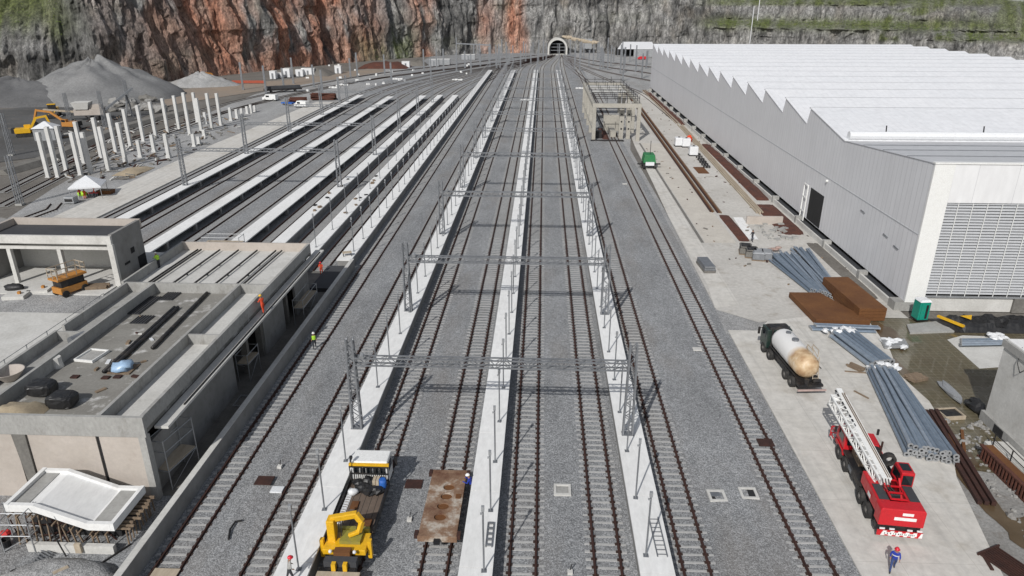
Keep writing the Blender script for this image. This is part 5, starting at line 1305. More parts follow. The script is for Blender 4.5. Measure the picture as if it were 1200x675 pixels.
m = MB(); m.bar((1.15,-4,2.1),(1.15,2,2.1), .06); m.bar((-1.18,-4,1.5),(-1.18,2,1.5), .08); m.build('side_rail', M['dark'], tk)
m = MB(); m.box(-1.1,1.1,-5.0,-4.36,.8,1.0); m.cyl((-.4,-4.8,1.0),(-.4,-4.8,1.5),.22,10); m.cyl((.2,-4.7,1.25),(.9,-4.7,1.25),.18,10); m.build('pump_deck', M['dark'], tk)
MB().box(-1.3,1.3,-5.3,-5.15,.55,.68).build('rear_bumper', paint('faded red and white bumper', (.45,.33,.3), .6), tk)
for y in (3.5, 1.9, -2.0, -3.4):
    for s in (-1,1): wheel(tk, s*1.05, y, .52, .4, s)

# yellow rail crane truck
rc = thing('rail_crane_truck', 'rail going flatbed truck with white cab and folded yellow crane', 'rail truck', (-11.85,38.0,.24))
MB().box(-.95,.95,-5,4.5,.45,.85).build('chassis', M['dark'], rc)
MB().box(-1.35,1.35,-1.9,3.0,.86,1.0).build('bed', mat_lines('flatbed timber', (.17,.125,.095), (.11,.085,.07), 0, .42, .035, (.03,.025,.02), .9, 0, None, .4), rc)
for s in (-1,1): m = MB(); m.box(s*1.4-.05,s*1.4+.05,-1.9,3.0,.8,1.28); m.build('side_board', M['dark'], rc)
m = MB()
for k in range(15): m.box(-1.25,-.93,-1.3+.25*k,-1.18+.25*k,1.01,1.06)
for x in (-1.25,-.95): m.box(x,x+.05,-1.4,2.4,1.0,1.03)
m.build('rung_strip', M['film'], rc)
m = MB()
for x in [-1.35+.3*k for k in range(10)]: m.bar((x,3.08,.9),(x,3.08,2.3), .06)
for z in (1.2,1.75,2.3): m.bar((-1.4,3.08,z),(1.4,3.08,z), .08)
m.build('headboard', M['dark'], rc)
MB().box(-1.42,1.42,3.14,3.3,2.3,2.5).build('light_bar', M['yellow'], rc)
b = MB(); b.prismx([(3.3,.7),(4.9,.7),(4.9,1.7),(4.75,2.6),(3.3,2.6)], -1.3, 1.3); b.build('cab', M['white'], rc, bevel=.1)
m = MB()
for k in range(5): m.box(-1.1+.46*k,-.74+.46*k,3.278,3.295,1.6,2.2)
m.build('rear_window', M['glass'], rc); MB().box(1.302,1.315,3.6,4.6,1.6,2.3).build('side_window', M['glass'], rc)
MB().add([(-1.2,4.91,1.72),(1.2,4.91,1.72),(1.15,4.78,2.5),(-1.15,4.78,2.5)], [(0,1,2,3)]).build('windscreen', M['glass'], rc)
for s in (-1,1): MB().box(s*1.62-.1,s*1.62+.1,4.4,4.55,1.5,2.2).build('mirror', M['dark'], rc)
for y in (3.9,-2.4,-3.6):
    for s in (-1,1): wheel(rc, s*.83, y, .42, .2, s)
# folded loader crane
m = MB(); m.box(-1.2,-.7,-3.2,-2.5,1.0,2.8); m.build('crane_column', M['yellow'], rc, bevel=.05)
m = MB(); m.bar((-1.0,-2.85,2.75),(.65,-2.57,2.93), .36, .40); m.build('main_boom', M['yellow'], rc, bevel=.06)
m = MB(); m.bar((.55,-2.58,2.95),(.92,-2.65,2.4), .36, .38); m.bar((.92,-2.65,2.45),(.72,-2.9,1.8), .32, .32); m.bar((.76,-2.9,1.85),(.1,-3.0,1.6), .24, .24); m.build('outer_boom', M['yellow'], rc, bevel=.05)
m = MB(); m.cyl((-.5,-2.6,2.5),(.4,-2.5,2.85),.09,8); m.build('ram', M['galv_lt'], rc)
m = MB(); m.box(-1.35,1.35,-3.9,-2.3,.86,1.25); m.build('crane_base', M['yellow'], rc, bevel=.04)
m = MB(); m.box(-.9,1.2,-2.2,-1.95,1.1,1.45); m.box(-.4,.9,-3.4,-2.4,1.26,1.5); m.build('valve_block', paint('oily olive steel', (.30,.27,.04), .5, 0, .5), rc)
for s in (-1,1): MB().box(s*1.5-.12,s*1.5+.12,-3.5,-3.2,.3,1.6).build('outrigger_leg', M['yellow'], rc)
MB().box(-.5,.5,-4.4,-3.91,.95,1.5).build('rear_box', M['rust'], rc); MB().box(-1.0,1.0,-4.9,-4.41,.8,1.25).build('tail_box', M['asphalt'], rc)
for x in (-.45,.25): MB().box(x,x+.25,-5.2,-4.91,.8,1.3).build('tail_arm', M['yellow'], rc)
for s in (-1,1): MB().sph((s*.75,-4.2,1.4),.12,8,5).build('lamp', M['film'], rc)
for k in range(3): MB().tube([Vector((-.6+.12*k,-3.0,1.4)), Vector((-.55+.1*k,-2.75,2.2)), Vector((-.4+.1*k,-2.75,2.75)), Vector((.3,-2.62,3.02+.03*k)), Vector((.75,-2.7,2.7)), Vector((.6,-2.9,2.0))], .03, 5).build('hydraulic_hose', M['dark'], rc)
MB().box(-1.32,1.32,-2.28,-1.93,.3,.85).build('fuel_tank', M['asphalt'], rc); m = MB(); m.box(.2,1.1,-1.6,-.9,1.01,1.2); m.box(-.7,-.2,.2,.9,1.01,1.12); m.build('bed_toolbox', M['rust'], rc)
MB().box(-1.3,1.3,-5.6,-5.21,.6,.8).build('rear_step', M['paleplank'], rc)
bags = thing('rubbish_bags', 'black rubbish bags heaped on the flatbed behind the white cab', 'bags', (-11.7,40.1,1.25)); m = MB()
for k, q in enumerate([(-.8,.5,.25),(-.2,.7,.3),(.3,.5,.25),(.1,-.3,.3),(.6,-.2,.25),(-.3,.1,.2)]): m.sph(q, (.48,.42,.34), 9, 6, .5, seed=k+20)
m.build('bags', M['blackfilm'], bags)
t = thing('white_sack', 'white sack among the black bags on the flatbed', 'sack', (-12.7,39.7,1.25)); MB().sph((0,0,.22),(.36,.3,.26),9,6,.4,seed=2).build('sack', M['film'], t, smooth=True)
t = thing('blue_drum', 'blue plastic drum on the flatbed near the cab', 'drum', (-10.75,40.4,1.25)); MB().lathe((0,0,0), [(0,0),(.25,0),(.27,.2),(.27,.6),(.25,.8),(0,.8)], 14).build('barrel', M['blue'], t, smooth=True); MB().cyl((0,0,.8),(0,0,.84),.2,12).build('lid', M['blue'], t)
t = thing('cardboard_box', 'tan box standing between bags and blue drum on the flatbed', 'box', (-11.2,40.5,1.25)); MB().box(-.22,.22,-.3,.3,0,.8).build('carton', M['paleplank'], t); MB().box(-.03,.03,-.305,.305,.1,.805).build('tape', M['timber'], t)

# flat wagon
fw = thing('flat_wagon', 'small rusty flat rail wagon with four oval holes in its deck', 'wagon', (-6.33,39.35,.2))
def wag_mat():
    m_, nt, b = nodes('rust stained wagon deck')
    f = ramp(nt, nz(nt, .55, 7, .65), [(.36,(.12,.052,.028)),(.52,(.24,.15,.095)),(.62,(.45,.40,.34))]).outputs[0]
    k = ramp(nt, nz(nt, 7, 6, .7), [(.3,(.75,)*3),(.7,(1.1,)*3)]).outputs[0]
    nt.links.new(mixc(nt, f, k, 1.0, 'MULTIPLY'), b.inputs['Base Color']); b.inputs['Roughness'].default_value = .85; return m_
# deck plate with real holes
hol = [(.15,1.55),(.1,.55),(.0,-.5),(-.05,-1.6)]
W_, L_ = 1.24, 3.2
m = MB(); zt = .98
ys = [-L_] + [h for c in hol[::-1] for h in (c[1]-.42, c[1]+.42)] + [L_]
for i in range(0, len(ys)-1):
    if i % 2 == 0: m.box(-W_, W_, ys[i], ys[i+1], zt-.08, zt)
for cx, cy in hol:
    n = 16; e = [(cx+.41*math.cos(2*math.pi*k/n+math.pi/4), cy+.36*math.sin(2*math.pi*k/n+math.pi/4)) for k in range(n)]
    def edge(a):
        x, y = math.cos(a), math.sin(a); s = min(1/max(1e-6,abs(x)), 1/max(1e-6,abs(y))); return (max(-W_, min(W_, cx+x*s*.42)), cy+y*s*.42)
    for k in range(n):
        a0, a1 = 2*math.pi*k/n+math.pi/4, 2*math.pi*(k+1)/n+math.pi/4
        m.face([(*e[k],zt), (*edge(a0),zt), (*edge(a1),zt), (*e[(k+1) % n],zt)])
        m.face([(*e[(k+1) % n],zt), (*e[(k+1) % n],zt-.25), (*e[k],zt-.25), (*e[k],zt)])
    m.box(-W_, cx-.42, cy-.42, cy+.42, zt-.08, zt); m.box(cx+.42, W_, cy-.42, cy+.42, zt-.08, zt)
M['wagd'] = wag_mat(); m.build('deck', M['wagd'], fw)
MB().box(-W_+.05,W_-.05,-L_+.05,L_-.05,.35,.86).build('underframe', M['rust'], fw)
for s in (-1,1): MB().box(-W_-.03,W_+.03,min(s*L_,s*(L_+.28)),max(s*L_,s*(L_+.28)),.55,.99).build('end_beam', M['wagd'], fw)
for s in (-1,1): MB().box(-.2,.2,min(s*(L_+.29),s*(L_+.6)),max(s*(L_+.29),s*(L_+.6)),.6,.85).build('coupler', M['dark'], fw)
for y in (-2.1,2.1):
    for s in (-1,1): wheel(fw, s*.83, y, .38, .16, s)
for sx in (-1,1):
    for sy in (-1,1): MB().box(sx*(W_+.13)-.12,sx*(W_+.13)+.12,sy*L_-.25,sy*L_+.25,.75,1.04).build('corner_bracket', M['rail'], fw)
MB().box(.75,1.1,.3,.75,zt+.003,zt+.06).build('deck_patch', M['rust'], fw)

# ------------------------------------------------------------------ white columns at left
def colm(h, w): 
    m = MB(); m.box(-w/2,w/2,-w/2,w/2,0,h); m.box(-w/2-.12,w/2+.12,-w/2-.12,w/2+.12,-.05,.12); return m.mesh('concrete_column', [M['whitecol']])
for (bx, by, tx, ty) in [(57,207.5,43,155),(68.4,207.5,55,148.5),(78.2,199.5,67,147.5),(95,206,84.5,155.5),(98.7,191.2,88.5,142.5),(106.7,203,97,155),(119,184.7,109.6,137.8),(127.5,200,118,148.5),(136,177.5,128,132.6),(147.7,192.5,138,143.7),(153.2,171.7,145.6,128),(168.4,165.3,161.7,123.5),(182.7,160,176.4,119.5),(197,155.5,190.7,115.2),(210,151,204,112),(222.7,158,216.4,108.4),(236,153,230.5,115),(231.5,143,227,108.4),(248.4,151,243,109.3),(259,146.7,253.8,109.3)]:
    p = at(bx, by); zt_ = atY(tx, ty, p.y).z
    o = bpy.data.objects.new('concrete_column', colm(max(5, zt_), .70)); col.objects.link(o); o.location = p
    tag(o, 'tall free standing white concrete column on the cleared ground at left', 'column', 'tall white concrete columns')
SC_ = colm(1, .7)
for (bx, by, tx, ty) in [(165,184,161,164.5),(181,178,177,158),(198,185,193,156.5),(228,171.5,226,157),(239.5,159,238.5,152),(241.5,145,240,131.5),(271,141.5,269,126),(278,138.5,276,128),(284,137,280.5,127),(290,133,286.5,124.5),(294.5,132.5,291,122.5),(299,131,297,123.5),(233.5,169,233,160)]:
    p = at(bx, by); zt_ = atY(tx, ty, p.y).z
    o = bpy.data.objects.new('column_stub', SC_); col.objects.link(o); o.location = p; o.scale = (1,1,max(1.2, zt_))
    tag(o, 'short white concrete column stub among the taller columns', 'column stub', 'short white column stubs')
# clutter between the columns
m = MB()
for k in range(520):
    p = at(U(60,300), U(138,215)); 
    if p.x > -82: continue
    a = U(0,3.1); L = U(.4,2.4); m.bar((p.x,p.y,.12),(p.x+L*math.cos(a),p.y+L*math.sin(a),U(.1,.6)), U(.1,.4), U(.08,.35), rnd.choice((0,0,1,2,3)))
o = m.build('building_debris', [M['conc_dk'], M['timber'], M['conc_lt'], M['rail']]); tag(o, 'scattered boards and debris between the white columns', 'debris', None, 'stuff')
mound('soil_mound', 'small tan soil mound near the foot of the white columns', 'heap', -87, -82, 138, 146, .7, M['sand'])
# canopy tent
p = at(106,231); tn = thing('canopy_tent', 'white pyramid canopy sheltering people in red beside the pale strip', 'tent', p, R(20))
m = MB(); a = 2.6; m.add([(-a,-a,2.4),(a,-a,2.4),(a,a,2.4),(-a,a,2.4),(0,0,4.0),(-a,-a,2.15),(a,-a,2.15),(a,a,2.15),(-a,a,2.15)], [(0,1,4),(1,2,4),(2,3,4),(3,0,4),(5,6,1,0),(6,7,2,1),(7,8,3,2),(8,5,0,3)]); m.build('canopy', M['film'], tn)
for x in (-2.45,2.45):
    for y in (-2.45,2.45): MB().cyl((x,y,0),(x,y,2.4),.05,6).build('leg', M['galv_lt'], tn)
t = thing('site_table', 'red topped table under the white canopy', 'table', p+Vector((.4,.3,0))); MB().box(-.9,.9,-.4,.4,.68,.75).build('table_top', M['redcloth'], t)
for x in (-.8,.8):
    for y in (-.3,.3): MB().box(x-.04,x+.04,y-.04,y+.04,0,.68).build('leg', M['dark'], t)
t = thing('green_tarp', 'lime yellow tarp bundle in front of the canopy', 'bundle', at(97,229)); MB().sph((0,0,.3),(1.0,.6,.45),10,6,.4).build('tarp', M['hivis'], t, smooth=True)
t = thing('generator', 'grey boxy generator on the gravel left of the canopy', 'generator', at(84,238)); MB().box(-.9,.9,-.7,.7,.1,1.2).build('body', M['galv_lt'], t, bevel=.05); MB().box(-.7,.7,-.72,-.71,.4,.9).build('grille', M['dark'], t)
t = thing('rusty_skip', 'low rust brown crate right of the canopy', 'crate', at(125,228)); MB().frust(-1.2,1.2,-.7,.7,.05,.9,-.15,-.1).build('tub', M['rust'], t); MB().box(-1.2,1.2,-.7,.7,.905,.95).build('load', M['timber'], t)

# ------------------------------------------------------------------ far left plant and heaps
def heap(name, label, cx, cy, rx, ry, h, m, seed, flat=.0):
    mm = MB(); nr, na = 22, 64; mm.v.append((0,0,h*(1-flat*.2)))
    for j in range(1, nr+1):
        for i in range(na):
            a_ = 2*math.pi*i/na; r = j/nr; k = 1+.25*noise.noise(Vector((math.cos(a_)*1.5, math.sin(a_)*1.5, seed)))
            z = h*max(0, (1-r)**(1-flat*.4)) + h*(.16*noise.fractal(Vector((r*3*math.cos(a_), r*3*math.sin(a_), seed)), 1, 2, 5)+.10*abs(noise.noise(Vector((a_*3.2, r*1.5, seed+4)))))*(1-r)*2
            mm.v.append((rx*r*k*math.cos(a_), ry*r*k*math.sin(a_), z if j < nr else -.1))
    mm.f = [(0, 1+i, 1+(i+1) % na) for i in range(na)] + [(1+j*na+i, 1+(j+1)*na+i, 1+(j+1)*na+(i+1) % na, 1+j*na+(i+1) % na) for j in range(nr-1) for i in range(na)]; mm.m = [0]*len(mm.f)
    o = mm.build(name, m, smooth=True); o.location = (cx, cy, 0); return tag(o, label, 'heap')
heap('gravel_heap', 'large grey gravel heap at the foot of the quarry cliff', -163, 262, 30, 24, 13.0, weathered('grey heap stone', (.24,.24,.238), (.17,.17,.17), .12, 1.5, .35, .95, bmp=.7), 3, .8)
heap('gravel_heap', 'long dark gravel heap sloping off to the left edge', -184, 250, 34, 18, 7.5, weathered('dark crushed stone', (.14,.14,.142), (.09,.09,.092), .12, 2, .3, .95, bmp=.6), 8, .8)
heap('gravel_heap', 'small pale gravel heap right of the large one', -143, 302, 16, 10, 5.0, M['gravel'], 5, .3)
def tracks_(t, s=1.0):
    for x in (-1.1,1.1):
        b = MB(); b.prismx([(-1.9,.25),(-1.6,.0),(1.6,.0),(1.9,.25),(1.9,.65),(1.6,.9),(-1.6,.9),(-1.9,.65)], x-.3, x+.3); b.build('crawler_track', M['tyre'], t)
def excavator(label, loc, rz, m, reach=1.0):
    t = thing('excavator', label, 'excavator', loc, rz); tracks_(t)
    MB().box(-1.35,1.35,-2.0,1.5,1.0,2.2).build('body', M[m], t, bevel=.08); b = MB(); b.prismx([(.1,1.0),(1.7,1.0),(1.6,2.9),(.1,2.9)], -1.3,-.3); b.build('cab', M[m], t)
    MB().box(-1.32,-1.305,.3,1.5,1.9,2.8).build('window', M['glass'], t); MB().add([(-1.25,1.72,1.6),(-.35,1.72,1.6),(-.35,1.64,2.8),(-1.25,1.64,2.8)], [(0,1,2,3)]).build('windscreen', M['glass'], t)
    MB().frust(-1.35,1.35,-2.7,-2.01,1.1,2.3,.1,.0).build('counterweight', M['dark'], t)
    m1 = MB(); m1.bar((.2,1.4,1.8),(.2,4.0*reach,4.6), .4, .55); m1.bar((.2,3.9*reach,4.55),(.2,7.0*reach,4.9), .35, .48); m1.build('boom', M[m], t)
    m1 = MB(); m1.bar((.2,6.8*reach,5.1),(.2,8.0*reach,1.6), .4, .5); m1.build('stick', M[m], t)
    m1 = MB(); m1.prismx([(8.0*reach-.2,1.7),(8.0*reach+.3,1.2),(8.0*reach-.1,.3),(8.0*reach-1.2,.5),(8.0*reach-.8,1.3)], -.4,.8); m1.build('bucket', M['dark'], t); return t
excavator('yellow excavator with its arm raised to the left, behind the columns', at(84,152), R(80), 'orange', 1.5)
excavator('second yellow excavator tucked at the left edge below the raised arm', at(30,160), R(-60), 'yellow', .8)
excavator('small orange excavator far away at the cliff foot', at(258,99), R(120), 'orange', .7)
wlr = thing('wheel_loader', 'yellow wheel loader parked in front of the gravel heap', 'loader', at(64,136), R(205))
MB().box(-1.2,1.2,-2.8,.4,1.2,2.5).build('engine_hood', M['yellow'], wlr, bevel=.08); MB().box(-1.0,1.0,.4,1.9,1.2,3.6).build('cab', M['dark'], wlr); MB().box(-1.1,1.1,.3,2.0,3.61,3.8).build('cab_roof', M['yellow'], wlr)
for y in (-1.7,2.0):
    for s in (-1,1): wheel(wlr, s*1.3, y, .85, .7, s)
m = MB(); m.bar((-.7,2.0,1.7),(-.7,4.6,1.0), .3); m.bar((.7,2.0,1.7),(.7,4.6,1.0), .3); m.build('lift_arm', M['yellow'], wlr); b = MB(); b.prismx([(4.4,.3),(5.8,.2),(4.6,1.0),(4.3,1.6)], -1.5,1.5); b.build('bucket', M['dark'], wlr)
cr_ = thing('crushing_plant', 'pale crushing machine with a steep conveyor and feed hoppers', 'crusher', at(112,140), R(15))
MB().box(-5,3,-1.5,1.5,1.5,3.2).build('frame', M['beigewall'], cr_); MB().frust(-4.5,-1,-1.8,1.8,3.21,5.2,-.6,-.4).build('hopper', M['conc_lt'], cr_); MB().box(-.8,2.5,-1.2,1.2,3.21,4.4).build('crusher_box', M['beigewall'], cr_)
m = MB(); m.bar((2,0,2),(11,3,8.5), 1.6, .5); m.build('conveyor', M['galv'], cr_); m = MB(); m.bar((-5,0,2.4),(-13,-1,3.4), 1.2, .4); m.build('conveyor', M['paleplank'], cr_); m = MB(); m.bar((8,2,0),(9,2.4,6.6), .3); m.bar((9.5,3.6,0),(9,2.8,6.6), .3); m.build('conveyor_leg', M['galv'], cr_); tracks_(cr_)
m = MB()
for k in range(40):
    p = at(U(128,190), U(118,131)); s = U(.5,2.2); m.sph((p.x,p.y,s*.3),(s*1.3,s,s*U(.4,.9)),7,5,.6,mi=k % 2,seed=k)
o = m.build('scrap_mass', [M['conc_dk'], M['rubble']]); tag(o, 'dark jumbled scrap and boulders right of the crusher', 'scrap', None, 'stuff')
ht = thing('site_hut', 'small grey hut with a pyramid roof between excavator and columns', 'hut', at(57,163), R(15)); MB().box(-2.4,2.4,-2.2,2.2,0,3.0).build('wall', M['galv_lt'], ht); MB().frust(-2.7,2.7,-2.5,2.5,3.01,4.5,2.5,2.3).build('roof', M['film'], ht); MB().box(.6,1.7,-2.23,-2.205,.1,2.3).build('door', M['galv'], ht); MB().box(-1.6,-.6,-2.23,-2.205,1.1,2.1).build('window', M['glass'], ht)
# dark cut and earth bank behind the columns
struct('plant_yard', MB().face([at(-60,215,-.02),at(0,190,-.02),at(60,182,-.02),at(130,152,-.02),at(200,124,-.02),at(200,108,-.02),at(100,118,-.02),at(-60,135,-.02)]), weathered('dark plant yard', (.115,.115,.115), (.06,.058,.055), .06, 2, .4, .95, stain=.6, stainc=(.2,.17,.14), bmp=.4))
struct('haul_road', MB().face([at(190,125,.0),at(230,118,.0),at(330,103,.0),at(450,84,.0),at(450,78,.0),at(330,94,.0),at(240,100,.0),at(190,110,.0)]), weathered('ochre haul road', (.31,.24,.18), (.25,.215,.18), .06, 2, .3, .95, stain=.5, stainc=(.1,.08,.065), bmp=.3))
bk = MB(); P_ = curve([at(0,205),at(60,187),at(110,165),at(160,147),at(220,132)], 4)
for p in [0]: bk.sweep(P_, [(-2.4,-.05),(-1.2,1.1),(1.0,1.0),(2.0,-.05)])
o = bk.build('earth_bank', M['conc_dk']); tag(o, 'low dark bank running behind the tall white columns', 'bank')
t = thing('red_barrier', 'orange red netting barrier along the cliff foot', 'netting', at(291,98)); m = MB(); m.box(-7,7,-.06,.06,.2,1.3); m.build('netting', paint('faded red netting', (.36,.07,.035), .8), t)
for k in range(5): MB().box(-6.9+3.4*k-.08,-6.9+3.4*k+.08,.07,.2,0,1.5).build('post', M['timber'], t)
for i, (x, y, w_, h_) in enumerate([(321,92.5,2.6,3.4),(328.5,91.5,2.4,2.2),(337,90.5,3.2,3.8),(352,89.5,3.4,3.0),(362,89,6,3.4),(397,86,3,3.4),(476,79,4,3),(509,77.5,5,3.5),(520,76,7,3),(549,70,8,3)]):
    t = thing('site_container', ['leftmost small white container at the cliff foot','low white container second from the left at the cliff foot','tall white container third from the left at the cliff foot','square white container in the middle of the row at the cliff foot','wide white container at the right of the left row by the cliff','single pale container beside the earth bank','white container right of the red earth','pale container behind the throat masts','long pale container farther along the cliff','farthest white container near the thin portal frame'][i], 'container', at(x, y)); MB().box(-w_/2,w_/2,-1.3,1.3,.1,h_).build('body', M['film'] if i < 7 else M['galv_lt'], t); MB().box(-w_/2-.05,w_/2+.05,-1.35,1.35,h_+.01,h_+.15).build('roof', M['white'], t); MB().box(-.45,.45,-1.33,-1.305,.15,h_*.75).build('door', M['galv'], t)
mound('soil_bank', 'long red brown soil bank below the cliff behind the masts', 'heap', *(lambda a, b: (a.x, b.x, a.y-3, a.y+14))(at(420,80), at(478,80)), 3.2, M['rustred'])
mound('soil_bank', 'dark spoil bank at the cliff foot behind the white containers', 'heap', *(lambda a, b: (a.x, b.x, a.y+3, a.y+16))(at(312,90), at(384,90)), 4.0, M['earth'])
mound('soil_bank', 'dark green spoil bank below the cliff at centre left', 'heap', *(lambda a, b: (a.x, b.x, a.y-2, a.y+8))(at(470,77), at(500,77)), 3.0, M['earth'])
for i, (x0, x1, y, h_) in enumerate([(340,358,121,1.6),(366,393,117,2.2)]):
    p = at((x0+x1)/2, y); L_2 = at(x1, y).x-at(x0, y).x; t = thing('rusty_bundle', ['lower left stack of rusty reinforcement beyond the pale strip','taller right stack of rusty reinforcement beyond the pale strip'][i], 'steel stack', p, R(8)); m = MB()
    for k in range(26): m.bar((-L_2/2+U(-.4,.4),U(-2,2),.2+h_*k/26),(L_2/2+U(-.4,.4),U(-2,2),.2+h_*k/26), .35)
    m.build('bars', M['rustred'], t)
def van(label, loc, rz):
    t = thing('van', label, 'van', loc, rz); b = MB(); b.prismx([(-2.6,.4),(2.6,.4),(2.6,1.2),(1.9,1.35),(1.2,2.2),(-2.6,2.2)], -1.0, 1.0); b.build('body', M['white'], t, bevel=.06)
    MB().add([(-.85,1.92,1.38),(.85,1.92,1.38),(.8,1.25,2.15),(-.8,1.25,2.15)], [(0,1,2,3)]).build('windscreen', M['glass'], t)
    for s in (-1,1): MB().box(s*1.005-.003,s*1.005+.003,-.2,1.1,1.3,1.9).build('side_window', M['glass'], t)
    for y in (-1.7,1.6):
        for s in (-1,1): wheel(t, s*.9, y, .38, .22, s)
    return t
van('white van parked by the rusty stacks at the end of the pale strip', at(354,126), R(65))
van('white van parked among the columns stubs far left', at(317,118), R(80))
t = thing('pickup', 'blue flatbed trailer beside the white van at the rusty stacks', 'trailer', at(338,123), R(70)); MB().box(-1,1,-2.2,2.2,.5,.9).build('bed', M['blue'], t)
for y in (-1.2,1.2):
    for s in (-1,1): wheel(t, s*.9, y, .35, .22, s)
wg = thing('rail_wagon', 'dark rail wagon standing on a far left curving track', 'wagon', at(332,108), R(-62)); MB().box(-1.4,1.4,-7,7,.9,1.5).build('frame', M['dark'], wg); MB().box(-1.3,1.3,-6.5,6.5,1.51,2.4).build('load', M['asphalt'], wg)
for y in (-4.5,4.5):
    for s in (-1,1): wheel(wg, s*.83, y, .45, .2, s)
for (x, y, lb) in [(392,103,'left white pallet of sleepers in the gravel'),(402,100,'white slab stack beyond the pallet of sleepers'),(466,93,'single pale block among the throat tracks'),(536,94,'row of pale blocks in the middle of the throat'),(617,118,'pale slab between the central far tracks'),(681,104,'patch of white slabs beside the concrete frame')]:
    t = thing('slab_stack', lb, 'slabs', at(x,y)); m = MB()
    for k in range(4): m.box(-2.2+1.15*k,-1.2+1.15*k,-.6,.6,0,.45+.1*(k % 2))
    m.build('slabs', M['deck'], t)
p = at(586,40); 
fl = thing('red_vehicle', 'small red vehicle parked in front of the open shed', 'vehicle', at(752,70), R(85)); b = MB(); b.prismx([(-2.4,.4),(2.4,.4),(2.4,1.1),(1.2,1.9),(-2.4,1.9)], -1,1); b.build('body', M['red'], fl); MB().box(-.8,.8,1.2,1.6,1.4,1.7).build('windscreen', M['glass'], fl)
for y in (-1.5,1.5):
    for s in (-1,1): wheel(fl, s*.9, y, .38, .22, s)
# poles on the cliff benches
for i, (x, y, Y, h_) in enumerate([(879,47,478,20),(888,20,500,20)]):
    q = atY(x, y, Y); bar_thing('tall_pole', ['white pole standing on the lower quarry bench','white pole standing on the upper quarry bench'][i], 'pole', q-Vector((0,0,2)), q+Vector((0,0,h_)), .35, .35, M['film'])

